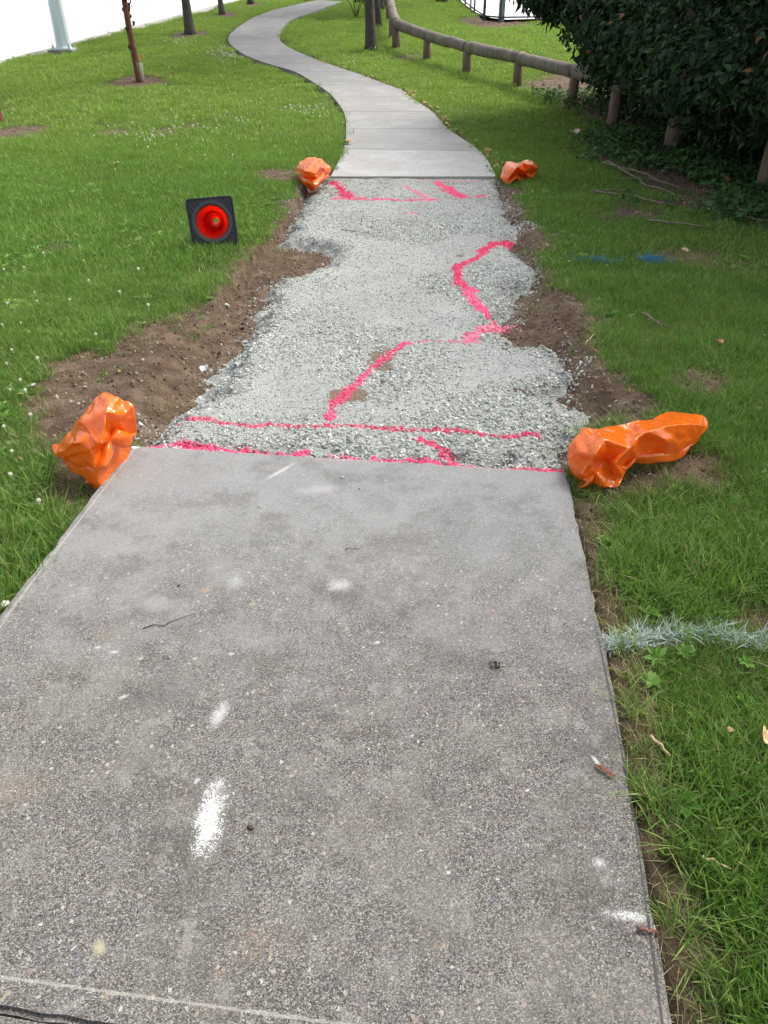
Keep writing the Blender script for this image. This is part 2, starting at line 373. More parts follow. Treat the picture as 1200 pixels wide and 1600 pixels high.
def gravel_mat():
    m, nt, out = mat('gravel_fines'); g = G(nt); pos = g.n('NewGeometry').outputs['Position']
    pk = g.n('Attribute', attribute_name='pink').outputs['Fac']; br = g.n('Attribute', attribute_name='brown').outputs['Fac']
    v = g.n('TexVoronoi', {'Vector':pos,'Scale':150.0}); cell = g.n('SeparateColor', {0:v.outputs['Color']}).outputs[0]
    c = g.ramp(cell, [(0,(.22,.23,.215)),(.5,(.34,.352,.33)),(1,(.47,.48,.455))])
    c = g.mix(g.m('MULTIPLY', g.step(g.noise(pos, 2.4, 5, .65), .40, .66), .6), c, (.43,.442,.415))
    c = g.mix(g.step(g.m('ADD', br, g.m('MULTIPLY', g.m('SUBTRACT', g.noise(pos, 30, 3), .5), .7)), .35, .8), c, (.20,.145,.10))
    c = g.mix(g.m('MULTIPLY', g.step(g.m('ADD', pk, g.m('MULTIPLY', g.m('SUBTRACT', cell, .5), .5)), .35, .9), .85), c, PINK)
    h = g.m('ADD', g.m('MULTIPLY', v.outputs['Distance'], -1.2), g.noise(pos, 60, 4, .7))
    nt.links.new(g.bsdf(c, .92, g.bump(h, .8, .008), Specular_IOR_Level=.25), out.inputs[0]); return m
def stone_mat(name, stops, rough=.85):
    m, nt, out = mat(name); g = G(nt); rd_ = g.n('ObjectInfo').outputs['Random']; pos = g.n('NewGeometry').outputs['Position']
    c = g.ramp(rd_, stops); c = g.mix(g.noise(pos, 160, 3), c, (.62,.63,.6), 'OVERLAY')
    nt.links.new(g.bsdf(c, rough, g.bump(g.noise(pos, 250, 3), .3, .003), Specular_IOR_Level=.3), out.inputs[0]); return m
def leaf_mat(name, c0, c1, c2, trans=.25, rough=.6):
    m, nt, out = mat(name); g = G(nt); a = g.n('Attribute', attribute_name='bc').outputs['Fac']; pos = g.n('NewGeometry').outputs['Position']
    t = g.m('ADD', g.m('MULTIPLY', a, .7), g.m('MULTIPLY', g.noise(pos, 1.6, 3), .3))
    c = g.ramp(t, [(.2,c0),(.55,c1),(.9,c2)])
    c = g.mix(g.m('GREATER_THAN', a, .988), c, (.16,.075,.025))
    d = g.bsdf(c, rough, Specular_IOR_Level=.28); tr = g.n('BsdfTranslucent', {0:g.mix(.5,c,(.12,.22,.02))}).outputs[0]
    nt.links.new(g.n('MixShader', {0:trans,1:d,2:tr}).outputs[0], out.inputs[0]); return m
def bark_mat(name, c0, c1, vs=6, bump=.9):
    m, nt, out = mat(name); g = G(nt); co = g.n('TexCoord').outputs['Object']
    mp = g.n('Mapping', {'Vector':co,'Scale':(1,1,.22)}).outputs[0]
    n = g.noise(mp, vs*6, 6, .72); c = g.ramp(n, [(.3,c0),(.7,c1)])
    nt.links.new(g.bsdf(c, .9, g.bump(n, bump, .03), Specular_IOR_Level=.2), out.inputs[0]); return m

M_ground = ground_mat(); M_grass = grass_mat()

# ------------------------------------------------------------------ ground sheet
def axis(lo, hi, st, far, grow=1.16):
    a = list(np.arange(lo, hi+1e-6, st)); s = st
    x = a[0]; pre = []
    while x > -far: s *= grow; x -= s; pre.append(x)
    s = st; x = a[-1]; post = []
    while x < far: s *= grow; x += s; post.append(x)
    return np.array(pre[::-1] + a + post)
gx = axis(-2.6, 3.6, .025, 2500); gy = axis(.4, 9.6, .028, 2500, 1.12)
X, Y = np.meshgrid(gx, gy); xs, ys = X.ravel(), Y.ravel()
soil = soilmask(xs, ys); Z = T(ys) + np.where(np.abs(xs) < 80, ground_off(xs, ys), -.02)
nx, ny = len(gx), len(gy); ii = np.arange(ny-1)[:,None]*nx + np.arange(nx-1)[None]; ii = ii.ravel()
me = mesh_fast('ground', np.stack([xs, ys, Z], 1), np.stack([ii, ii+1, ii+1+nx, ii+nx], 1)); attr(me, 'soil', soil)
tag(obj('ground', me, M_ground), kind='structure')
_goff_cache = None
def gz(x, y):
    """height of the built ground sheet (bilinear on its own grid)"""
    x = np.asarray(x, float); y = np.asarray(y, float)
    i = np.clip(np.searchsorted(gx, x)-1, 0, nx-2); j = np.clip(np.searchsorted(gy, y)-1, 0, ny-2)
    fx = (x-gx[i])/(gx[i+1]-gx[i]); fy = (y-gy[j])/(gy[j+1]-gy[j]); Zg = Z.reshape(ny, nx)
    return (Zg[j,i]*(1-fx)+Zg[j,i+1]*fx)*(1-fy) + (Zg[j+1,i]*(1-fx)+Zg[j+1,i+1]*fx)*fy

# ------------------------------------------------------------------ paint marks on the gravel (polylines in the photo, laid on the ground)
pink_lines = [
 ('near line', [(208,690),(260,692),(330,694),(405,700),(470,704),(560,716),(640,718),(705,720),(760,726),(835,731),(880,733)], .032, 'pink spray painted line along the broken edge of the near concrete slab', .35),
 ('second', [(262,650),(330,655),(400,660),(470,662),(560,664),(640,670),(720,674),(790,684),(840,676)], .026, 'pink spray painted line a hand above the near slab edge across the gravel', .30),
 ('near dashes', [(655,690),(690,702),(706,722)], .035, 'short pink paint dash joining the two near lines on the gravel', .4),
 ('near dashes', [(488,686),(530,700),(560,708)], .03, 'faint short pink paint streak between the two near lines, left of the middle', .62),
 ('diagonal', [(517,652),(525,628),(548,600),(585,562),(612,540),(636,524)], .036, 'long pink diagonal paint stroke rising from the second line to the middle of the gravel', .30),
 ('link', [(640,524),(672,520),(712,521),(735,508)], .03, 'thin pink paint link between the diagonal stroke and the zigzag', .5),
 ('zigzag', [(730,520),(765,498),(800,484)], .055, 'broad pink paint blob at the lower bend of the zigzag on the gravel', .15),
 ('zigzag', [(793,490),(765,484),(745,462),(728,440)], .055, 'broad pink paint stroke forming the middle leg of the zigzag', .18),
 ('zigzag', [(728,440),(714,425),(716,408),(750,388),(775,370),(800,362)], .05, 'pink paint stroke curving up to the brown soil on the right', .18),
 ('far line', [(520,303),(570,306),(640,308),(700,306),(760,303)], .05, 'pink paint line near the far end of the gravel patch', .38),
 ('far edge line', [(648,281),(690,281),(750,282)], .035, 'pink paint line touching the edge of the far pavement', .25),
 ('far dash', [(517,283),(530,292),(545,302)], .07, 'leftmost short pink paint slash at the far end of the gravel', .15),
 ('far dash', [(632,290),(655,300),(672,306)], .055, 'middle short pink paint slash at the far end of the gravel', .25),
 ('far dash', [(683,284),(705,296),(722,304)], .08, 'rightmost short pink paint slash at the far end of the gravel', .15),
 ('far dot', [(638,324),(654,324)], .04, 'small pink paint dot just below the far line', .25),
]
PSTR = [1.0,.76,.85,.55,.8,.62,1.1,1.1,1.1,.8,.85,1.1,.95,1.1,.6]
PL = [(XY(p[1]), p[2]*1.15, p[4], p[3]) for p in pink_lines]
brown_spots = []
for (px,py,rx,ry) in [(470,388,52,20),(600,548,26,22),(548,612,30,20),(720,390,14,5),(830,362,30,12),(820,500,40,16)]:
    c = P(px,py); brown_spots.append((c[0],c[1],P(px+rx,py)[0]-c[0], P(px,py-ry)[1]-c[1]))
def pinkness(x, y):
    best = np.zeros(x.shape); which = np.full(x.shape, -1)
    nz = fbm(x, y, 26, 4)*1.3 + .5; nz2 = fbm(x, y, 5, 8)*.9+.5; x = x + fbm(x, y, 6, 71)*.05; y = y + fbm(x, y, 6, 72)*.05
    for i, (pl, wd, gap, _) in enumerate(PL):
        d = pline(pl, x, y); v = 1 - sm(.1, 1.5, d/(wd*(.32+.95*nz2)) + (nz-.5)*1.6)
        v = v*np.where(nz2 < gap, np.clip(1-(gap-nz2)*5, 0, 1), 1)
        v = v*PSTR[i]*(.75+.5*nz)
        which = np.where(v > best, i, which); best = np.maximum(best, v)
    return best, which
def brownness(x, y):
    b = np.zeros(x.shape); n = fbm(x, y, 12, 31)*1.4
    for (cx,cy,rx,ry) in brown_spots: b = np.maximum(b, 1-sm(.4,1.1,np.hypot((x-cx)/rx,(y-cy)/ry)+n))
    return b

# gravel sheet: a little crowned, its ragged rim sinks into the soil
hx = np.arange(grav[:,0].min()-.2, grav[:,0].max()+.2, .02); hy = np.arange(grav[:,1].min()-.02, grav[:,1].max()+.05, .02)
GX, GY = np.meshgrid(hx, hy); a, b = GX.ravel(), GY.ravel()
def gravel_z(x, y):
    e = sdf(grav, x, y) + .05 + fbm(x, y, 7, 13)*.14 + fbm(x, y, 25, 17, 2)*.11
    z = T(y) - .008 - .045*sm(3.0, 4.2, y)*(1-sm(7.4,8.7,y)) + fbm(x, y, 1.7, 21)*.03 + fbm(x, y, 9, 23, 2)*.012
    ends = np.minimum(np.abs(sdf(near_poly,x,y)), np.abs(sdf(path_poly,x,y)))
    z = z - .10*sm(-.12,.12,e)*sm(.0,.12,ends)
    return z, e
zg, eg = gravel_z(a, b)
zg = zg + fbm(a, b, 40, 41, 2)*.006
pk, _ = pinkness(a, b)
keep = (eg < .18) & (sdf(near_poly,a,b) > -.03) & (sdf(path_poly,a,b) > -.03)
n2x, n2y = len(hx), len(hy); ii = (np.arange(n2y-1)[:,None]*n2x + np.arange(n2x-1)[None]).ravel()
fq = np.stack([ii, ii+1, ii+1+n2x, ii+n2x], 1); fq = fq[keep[fq].all(1)]
me = mesh_fast('gravel', np.stack([a,b,zg],1), fq); attr(me,'pink',pk); attr(me,'brown',brownness(a,b))
tag(obj('gravel_bed', me, gravel_mat()), kind='structure')

# loose stones: crushed, angular
def stone_mesh(name, seed, flat=.6, sub=1):
    r = random.Random(seed); bm = bmesh.new(); bmesh.ops.create_icosphere(bm, subdivisions=max(1,sub), radius=1)
    for k in range(6):                                            # cut with random planes to make facets
        n = Vector((r.gauss(0,1),r.gauss(0,1),r.gauss(0,1))).normalized(); d = r.uniform(.45,.8)
        for v in bm.verts:
            e = v.co.dot(n)-d
            if e > 0: v.co -= n*e
    for v in bm.verts: v.co.z *= flat; v.co.x *= r.uniform(1.0,1.05)
    bmesh.ops.scale(bm, verts=bm.verts, vec=(r.uniform(.9,1.4), r.uniform(.7,1), 1)); me = bpy.data.meshes.new(name); bm.to_mesh(me); bm.free(); return me
M_stone = stone_mat('crushed_stone', [(0,(.20,.21,.195)),(.3,(.30,.312,.29)),(.65,(.39,.40,.375)),(.9,(.49,.50,.47)),(1,(.64,.64,.61))])
M_pink = stone_mat('pink_paint', [(0,(.55,.05,.12)),(.45,(.78,.055,.17)),(.8,(.85,.13,.26)),(1,(.75,.36,.42))], .8)
M_clod = stone_mat('soil_clods', [(0,(.07,.047,.032)),(.5,(.15,.108,.077)),(.9,(.23,.175,.13)),(1,(.40,.35,.29))], .95)
src_stone = [source('stone_piece', stone_mesh('stone', s, random.Random(s).uniform(.45,.8)), M_stone) for s in range(7)]
src_pink = [source('pink_piece', stone_mesh('stone', s, .55, 0), M_pink) for s in range(4)]
src_clod = [source('clod_piece', stone_mesh('clod', s+50, .8), M_clod) for s in range(5)]
x0, x1, y0, y1 = hx[0], hx[-1], hy[0], hy[-1]
N = 190000
qx = rng.uniform(x0, x1, N); qy = rng.uniform(y0, y1, N)
e = sdf(grav, qx, qy) + .05 + fbm(qx, qy, 7, 13)*.14 + fbm(qx, qy, 25, 17, 2)*.06
hd = np.minimum(sdf(near_poly,qx,qy), sdf(path_poly,qx,qy))
coarse = sm(.35,.62, fbm(qx,qy,1.3,61)+.5 + .35*sm(.25,.9,qx-.12*qy)*(qy<5) ) + .55*sm(-.22,-.02,e) + .35*(qy<3.15)
zz, _ = gravel_z(qx, qy); z = np.maximum(zz, gz(qx, qy)+.0)
ok = (e < .16) & (hd > .004) & (rng.random(N) < np.clip(.30+.6*coarse, 0, 1)*np.where(e > 0, .6*np.exp(-e/.075), 1)*(1-.8*brownness(qx,qy)))
qx, qy, z, e, coarse = qx[ok], qy[ok], z[ok], e[ok], coarse[ok]
scl = (.0024 + .0060*rng.random(len(qx))**3.0)*(1+.55*np.clip(coarse,0,1)); big = rng.random(len(qx)) > .9985; scl = np.where(big, scl*2.2, scl)
rot = np.stack([rng.normal(0,.5,len(qx)), rng.normal(0,.5,len(qx)), rng.uniform(0,6.28,len(qx))], 1)
pkv, which = pinkness(qx, qy); isp = pkv > .22 + .65*rng.random(len(qx))
pts = np.stack([qx, qy, z + scl*.15], 1); idx = rng.integers(0, 7, len(qx))
s_ = ~isp
tag(scatter('crushed_gravel', pts[s_], rot[s_], scl[s_], idx[s_], src_stone), 'loose pale grey-green crushed stone spread over the dug out section of path', 'gravel', kind='stuff')
# extra fine painted grains so that each stroke is an object of its own
N = 90000; ax_ = rng.uniform(x0, x1, N*3); ay_ = rng.uniform(y0, y1, N*3)
pv, wh = pinkness(ax_, ay_); k = (pv > .30 + .7*rng.random(len(pv))) & (np.minimum(sdf(near_poly,ax_,ay_), sdf(path_poly,ax_,ay_)) > .004) & (rng.random(len(ax_)) < .7)
ax_, ay_, wh = ax_[k], ay_[k], wh[k]; az_, _ = gravel_z(ax_, ay_); az_ = np.maximum(az_, gz(ax_, ay_)); sc2 = .003+.005*rng.random(len(ax_))**2
for i, (pl, wd, gap, lab) in enumerate(PL):
    m1 = isp & (which == i); m2 = wh == i
    pp = np.vstack([pts[m1], np.stack([ax_[m2], ay_[m2], az_[m2]+sc2[m2]*.3], 1)])
    if len(pp) < 3: continue
    rr = np.vstack([rot[m1], np.stack([rng.normal(0,.4,m2.sum()),rng.normal(0,.4,m2.sum()),rng.uniform(0,6.28,m2.sum())],1)])
    ss = np.concatenate([scl[m1]*1.02, sc2[m2]])
    tag(scatter('pink_paint_line', pp, rr, ss, rng.integers(0,4,len(pp)), src_pink, real=True), lab, 'paint mark', 'pink survey paint strokes on the gravel')
# soil clods
N = 120000; cx_ = rng.uniform(-3.2, 4.2, N); cy_ = rng.uniform(1.0, 10.5, N); s = soilmask(cx_, cy_)
ok = (s > .45) & (hard(cx_, cy_) > .01) & (sdf(grav, cx_, cy_) > -.12) & (rng.random(N) < .5+.5*s)
cx_, cy_ = cx_[ok], cy_[ok]; n = len(cx_); cs = .003+.012*rng.random(n)**6
tag(scatter('soil_clods', np.stack([cx_,cy_,gz(cx_,cy_)+cs*.1],1), rng.uniform(0,6.28,(n,3)), cs, rng.integers(0,5,n), src_clod), 'crumbly brown soil clods beside the dug out path', 'soil', kind='stuff')
# stray pale chips thrown on the soil and on the near slab
N = 6000; cx_ = rng.uniform(-2.2, 3.0, N); cy_ = rng.uniform(.8, 9.5, N); e = sdf(grav, cx_, cy_); h_ = hard(cx_, cy_)
p_ = np.where(h_ < -.02, .5*np.exp((cy_-2.8)*2.2), np.exp(-e/.14)*1.3)
ok = (e > 0) & (sdf(path_poly,cx_,cy_) > 0) & (rng.random(N) < p_) & ((soilmask(cx_,cy_) > .35) | (h_ < -.03)) & ((h_ > .02) | (h_ < -.03))
cx_, cy_, h_ = cx_[ok], cy_[ok], h_[ok]; n = len(cx_); cs = .0022+.007*rng.random(n)**3
SLAB = .016
tag(scatter('stone_chips', np.stack([cx_,cy_,np.where(h_<-.02, T(cy_)+SLAB*1.0, gz(cx_,cy_))+cs*.4],1), rng.uniform(0,6.28,(n,3)), cs, rng.integers(0,7,n), src_stone), 'small stone chips thrown from the gravel onto the soil and slab', 'gravel', kind='stuff')

# ------------------------------------------------------------------ the path: an Empty holding its slabs
path = bpy.data.objects.new('path', None); COL.objects.link(path); tag(path, kind='structure')
white = [(330,1285,.028,.075,0,3.4,.85),(324,1308,.020,.030,0,1.9,.9),(345,1122,.017,.038,-10,3.2,.5),(530,920,.035,.03,0,2.6,.4),(438,742,.012,.09,-38,1.6,.35),(500,770,.09,.03,10,2.6,.16),
         (985,1438,.045,.010,-8,3.4,.6),(935,1355,.013,.012,0,3.0,.5),(930,1196,.006,.02,20,1.2,.5),(195,1095,.014,.007,30,2.2,.4),(155,1018,.010,.007,0,2.0,.4),(180,1025,.014,.007,0,2.2,.4),(222,1035,.008,.006,0,2.0,.35),
         (362,1028,.010,.006,0,2.0,.4),(845,912,.006,.004,0,1.4,.4),(720,980,.005,.004,0,1.4,.4),(700,1370,.006,.005,0,1.4,.5),(590,1010,.008,.006,20,1.8,.5),
         (370,915,.03,.03,0,2.8,.2),(245,950,.05,.04,0,2.4,.16),(310,1225,.007,.006,0,1.6,.4),(213,703,.02,.02,0,1,.8)]
stain = [(322,928,.018,.012,0,1.4,.6),(328,894,.012,.008,0,1.4,.5),(158,1488,.016,.02,0,1.3,.0),(405,1480,.06,.04,0,2.6,.1),(30,1240,.08,.05,0,2.6,.12)]
yel = [(158,1488,.012,.016,20,2.4,.5),(395,950,.012,.01,0,1.2,.3)]
pinkd = [(300,700,.14,.012,3,1.8,.25),(600,722,.3,.014,2,1.8,.3),(230,700,.08,.02,0,1.6,.35),(800,736,.16,.014,2,1.6,.35),(770,960,.006,.006,0,1,.5)]
# tooled edge lines: very long thin marks
def lm(p, q, wd, st, nz=1.0):
    a_, b_ = P(*p), P(*q); c_ = ((p[0]+q[0])/2,(p[1]+q[1])/2); mid = (a_+b_)/2
    return (mid, np.linalg.norm(b_[:2]-a_[:2])/1.1, wd, math.degrees(math.atan2(b_[1]-a_[1], b_[0]-a_[0])), nz, st)
def marks_lines(g, co, lines, nz):
    acc = None
    for (c, rx, ry, an, soft, st) in lines:
        mp = g.n('Mapping', {'Vector':co,'Location':(c[0],c[1],0),'Rotation':(0,0,R(an)),'Scale':(rx,ry,1e3)}, vector_type='TEXTURE').outputs[0]
        sp = g.n('SeparateXYZ', {0:mp}); d = g.m('MAXIMUM', g.m('ABSOLUTE', sp.outputs[0]), g.m('ABSOLUTE', sp.outputs[1]))
        v = g.m('MULTIPLY', g.m('SUBTRACT', 1.0, g.step(g.m('ADD', d, g.m('MULTIPLY', g.m('SUBTRACT', nz, .5), soft)), .6, 1.2)), st)
        acc = v if acc is None else g.m('MAXIMUM', acc, v)
    return acc
M_near = concrete('old_concrete', True, 1.0, [(white,(.82,.83,.83)),(stain,(.42,.27,.17)),(yel,(.62,.56,.33)),(pinkd,(.80,.25,.32))])
def add_lines(m, light, dark):
    nt = m.node_tree; g = G(nt); bs = next(n for n in nt.nodes if n.type == 'BSDF_PRINCIPLED')
    src = bs.inputs['Base Color'].links[0].from_socket; pos = g.n('NewGeometry').outputs['Position']; nz = g.noise(pos, 60, 4, .8)
    c = g.mix(marks_lines(g, pos, light, nz), src, (.56,.53,.46)); c = g.mix(marks_lines(g, pos, dark, nz), c, (.07,.065,.06))
    nt.links.new(c, bs.inputs['Base Color'])
add_lines(M_near, [lm((0,1532),(215,1562),.0034,.38,3.4), lm((215,1562),(520,1604),.0034,.38,3.4), lm((200,722),(60,905),.003,.45,1.6), lm((60,905),(0,990),.003,.35,1.6)],
          [lm((942,1045),(985,1250),.0035,.85), lm((985,1250),(1031,1600),.0035,.9), lm((240,705),(180,745),.004,.0)])
_np = []
for i in range(5):                                                # chipped, slightly wavy cast edge
    a_, b_ = near_poly[i], near_poly[(i+1) % 5]; n_ = max(2, int(np.linalg.norm(b_-a_)/.045))
    for k in range(n_): q_ = a_+(b_-a_)*k/n_; _np.append(q_ + (rng.normal(0,.0022,2) - (i != 3)*(rng.random() > .93)*.006*(q_-near_poly.mean(0))/np.linalg.norm(q_-near_poly.mean(0)) if k else 0))
slab_near = prism('slab', np.array(_np), -.10, SLAB, M_near, path, .010, zf=lambda y: float(T(y)))
for i, b in enumerate(back): prism('slab', b, -.10, SLAB, M_near, path, .010, zf=lambda y: float(T(y)))
M_far = [concrete('pale_concrete', False, 1.22), concrete('pale_concrete', False, .92), concrete('weathered_concrete', False, .80)]
# far slabs: (index range in L_px / R_px)
def interp_line(A, t):
    i = np.clip(np.floor(t).astype(int), 0, len(A)-2); f = (t-i)[:,None]; 
    # catmull-rom
    g_ = lambda k: A[np.clip(k, 0, len(A)-1)]
    p0,p1,p2,p3 = g_(i-1), g_(i), g_(i+1), g_(i+2)
    return .5*((2*p1)+(-p0+p2)*f+(2*p0-5*p1+4*p2-p3)*f**2+(-p0+3*p1-3*p2+p3)*f**3)
stations = [0,1,2,3,4,5.6,7,8,8.7,9.4,10.1,10.9,11.8,12.5,13.3,14.2,15.1,16]
for k, (a0, a1) in enumerate(zip(stations[:-1], stations[1:])):
    t = np.linspace(a0 + (.004 if a0 else 0), a1-.005, 6); Lp = interp_line(farL, t); Rp = interp_line(farR, t)
    V = []; nn = 5
    for i in range(6):
        for j in range(nn):
            p = Lp[i]*(1-j/(nn-1)) + Rp[i]*j/(nn-1); V.append((p[0], p[1], float(T(p[1]))+SLAB))
    Fq = [(i*nn+j, i*nn+j+1, (i+1)*nn+j+1, (i+1)*nn+j) for i in range(5) for j in range(nn-1)]
    bm = bmesh.new(); vs = [bm.verts.new(v) for v in V]; fs = [bm.faces.new([vs[q] for q in f]) for f in Fq]
    r = bmesh.ops.extrude_face_region(bm, geom=fs); 
    for v in r['geom']:
        if isinstance(v, bmesh.types.BMVert): v.co.z -= .11
    bmesh.ops.recalc_face_normals(bm, faces=bm.faces)
    obj('slab', bm, M_far[0 if k == 0 else (1 if k < 5 else 2)], path)

# road with kerb, far kerb and paved yard
def strip(name, poly, h, m, kind='structure', parent=None):
    """polygon strip that follows the terrain: poly = list of (left, right) pairs"""
    V = []; 
    for l, r_ in poly:
        for j in range(5):
            p = l*(1-j/4)+r_*j/4; V.append((p[0],p[1],float(T(p[1]))+h))
    n_ = len(poly); Fq = [(i*5+j, i*5+j+1, (i+1)*5+j+1, (i+1)*5+j) for i in range(n_-1) for j in range(4)]
    bm = bmesh.new(); vs = [bm.verts.new(v) for v in V]; fs = [bm.faces.new([vs[q] for q in f]) for f in Fq]
    r = bmesh.ops.extrude_face_region(bm, geom=fs)
    for v in r['geom']:
        if isinstance(v, bmesh.types.BMVert): v.co.z -= .14
    bmesh.ops.recalc_face_normals(bm, faces=bm.faces)
    o = obj(name, bm, m, parent); 
    if kind: tag(o, kind=kind)
    return o
def resample(A, n):
    d = np.concatenate([[0], np.cumsum(np.linalg.norm(np.diff(A, axis=0), axis=1))]); t = np.linspace(0, d[-1], n)
    return np.stack([np.interp(t, d, A[:,0]), np.interp(t, d, A[:,1])], 1)
RE = resample(road_edge, 60)
M_road = simple('pale_road_concrete', (.80,.795,.78), .8, .08, 3, .1, 90); M_kerb = simple('kerb_concrete', (.70,.68,.64), .8, .1, 8, .1, 90)
strip('road', [(p+rn*8.3, p+rn*.16) for p in RE], -.02, M_road)
strip('kerb', [(p+rn*.15, p) for p in RE], .02, M_kerb)
strip('far_kerb', [(p+rn*8.47, p+rn*8.31) for p in RE], .05, simple('tan_kerb', (.36,.30,.26), .8, .1, 8))
strip('far_pavement', [(p+rn*12, p+rn*8.48) for p in RE], .03, M_road)
YE = resample(yard_e, 14)
bm = bmesh.new(); vs = [bm.verts.new((x, y, float(T(y))+.015)) for x, y in yard_poly]; 
tag(obj('paved_yard', mesh_np('paved_yard', [], []), None), kind='structure'); bm.free()
yard = bpy.data.objects['paved_yard']; V = []; K = 26
for i in range(len(YE)):
    for j in range(K):
        f = (j/(K-1))**1.3; p = YE[i]*(1-f) + np.array([YE[i][0]*1.8+4, 62])*f; V.append((p[0],p[1],float(T(p[1]))+.02))
yard.data = mesh_np('paved_yard', V, [(i*K+j, (i+1)*K+j, (i+1)*K+j+1, i*K+j+1) for i in range(len(YE)-1) for j in range(K-1)], True)
yard.data.materials.append(M_road)

# ------------------------------------------------------------------ grass
def blade_clump(name, n, rad, h, wd, lean, seed, dryp=.06, dead=False, seg=3, sway=.7):
    r = np.random.default_rng(seed); V = []; Fc = []; bc = []; up = []
    for _ in range(n):
        a = r.uniform(0, 6.28); d = rad*math.sqrt(r.random()); x, y = d*math.cos(a), d*math.sin(a)
        hh = h*r.uniform(.45,1.15); w_ = wd*r.uniform(.6,1.2); la = r.uniform(0,6.28); ln = lean*r.uniform(.2,1.3); ya = r.uniform(0,6.28)
        tone = r.random()*.95; 
        if r.random() < dryp or dead: tone = 1.2
        s0 = len(V); wx, wy = math.cos(ya)*w_/2, math.sin(ya)*w_/2
        for k in range(seg):
            t = k/seg; bend = ln*t**1.6*hh; z = hh*t*(1-.35*ln*t); f = 1-.45*t
            px_, py_ = x+math.cos(la)*bend, y+math.sin(la)*bend
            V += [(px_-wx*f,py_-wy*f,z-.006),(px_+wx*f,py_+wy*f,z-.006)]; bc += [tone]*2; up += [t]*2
            if k: Fc.append((s0+2*k-2,s0+2*k-1,s0+2*k+1,s0+2*k))
        V.append((x+math.cos(la)*ln*hh, y+math.sin(la)*ln*hh, hh*(1-.35*ln))); bc.append(tone); up.append(1); Fc.append((s0+2*seg-2,s0+2*seg-1,s0+2*seg))
    me = mesh_np(name, V, Fc, True); attr(me,'bc',bc); attr(me,'up',up); return me
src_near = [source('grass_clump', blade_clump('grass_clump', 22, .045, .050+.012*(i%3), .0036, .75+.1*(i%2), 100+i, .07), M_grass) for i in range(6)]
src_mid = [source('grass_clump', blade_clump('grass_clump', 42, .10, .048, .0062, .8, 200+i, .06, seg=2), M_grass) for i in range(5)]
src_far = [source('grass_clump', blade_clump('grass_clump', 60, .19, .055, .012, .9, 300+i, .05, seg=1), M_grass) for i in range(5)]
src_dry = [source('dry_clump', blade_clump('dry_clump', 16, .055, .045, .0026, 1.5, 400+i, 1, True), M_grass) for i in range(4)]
def grass_layer(xa, xb, ya, yb, spacing, vis, base, scl0, seed, dens=1.0, exclude=None):
    r = np.random.default_rng(seed); n = int((xb-xa)*(yb-ya)/spacing**2)
    x = r.uniform(xa, xb, n); y = r.uniform(ya, yb, n)
    k = np.abs(x - vis[0]*y) < vis[1] + vis[2]*y; x, y = x[k], y[k]
    h = hard(x, y); s = soilmask(x, y)
    gv = sdf(grav, x, y)
    patch = vn(x, y, 1.6, 77); thin = .75 + .5*vn(x, y, 6, 78)
    rim = (x > .3) & (y < 2.45) & (h < .055+.09*vn(x,y,5,91)) & (vn(x,y,3.3,92) > .2); keep_ = ~(rim & (r.random(len(x)) < .9)) & (h > base) & (gv > .02) & (r.random(len(x)) < (np.clip(1.12-1.25*s**.7, .0, 1)*thin + .10*(vn(x,y,4.2,93) > .62)*(y < 9))) & (sdf(exc, x, y) > np.where((x<.35)&(y>4.6), -.0, -.12))
    x, y, s = x[keep_], y[keep_], s[keep_]
    sc = scl0*(.75+.5*r.random(len(x)))*(.62+.8*vn(x, y, 2.6, 80))*(1-.45*s)
    return x, y, sc, s
def put(layer, nsrc, off, seed, tilt=.12):
    x, y, sc, s = layer; r = np.random.default_rng(seed); n = len(x)
    return (np.stack([x, y, gz(x, y)], 1), np.stack([r.normal(0,tilt,n), r.normal(0,tilt,n), r.uniform(0,6.28,n)], 1), sc, r.integers(0, nsrc, n)+off)
A1 = put(grass_layer(-2.6, 3.6, .55, 5.2, .0225, (0,.5,.62), .004, 1.0, 1), 6, 0, 2)
A2 = put(grass_layer(-5.5, 6.0, 5.0, 11.5, .047, (0,.5,.62), .03, 1.0, 3), 5, 6, 4)
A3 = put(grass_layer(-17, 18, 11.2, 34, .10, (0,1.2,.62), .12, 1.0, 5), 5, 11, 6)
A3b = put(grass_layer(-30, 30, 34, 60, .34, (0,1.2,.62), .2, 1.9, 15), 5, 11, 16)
gr = [np.concatenate(t) for t in zip(A1, A2, A3, A3b)]
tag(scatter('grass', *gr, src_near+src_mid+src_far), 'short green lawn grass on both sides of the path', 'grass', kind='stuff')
print('grass instances', len(gr[0]))
# taller tufts overhanging the right edge of the near slab and round the left slab edge
def edge_pts(pa, pb, n, sd_, seed):
    r = np.random.default_rng(seed); t = r.random(n)[:,None]; a_, b_ = np.array(pa), np.array(pb); d = (b_-a_)/np.linalg.norm(b_-a_); nn_ = np.array([-d[1], d[0]])
    return a_ + (b_-a_)*t + nn_*np.abs(r.normal(0, sd_, n))[:,None]
src_tall = [source('tall_tuft', blade_clump('tall_tuft', 34, .04, .115, .0042, 1.0, 500+i, .05), M_grass) for i in range(4)]
ep = np.vstack([edge_pts(NBR, P(935,985)[:2], 40, .14, 1)+np.array([.08,0]), edge_pts(P(930,980)[:2], NR, 170, .10, 2)]); ep[:,0] += .01
ex2 = np.stack([rng.uniform(.85, 2.6, 420), rng.uniform(.7, 3.2, 420)], 1); k = (hard(ex2[:,0],ex2[:,1]) > .05) & (fbm(ex2[:,0],ex2[:,1],2.5,5) > .0); ex2 = ex2[k]
el = edge_pts(NL, nl1, 60, .14, 3); el = 2*(NL + dl*np.dot(el-NL, dl)[:,None]) - el if sdf(near_poly, el[:1,0], el[:1,1])[0] < 0 else el
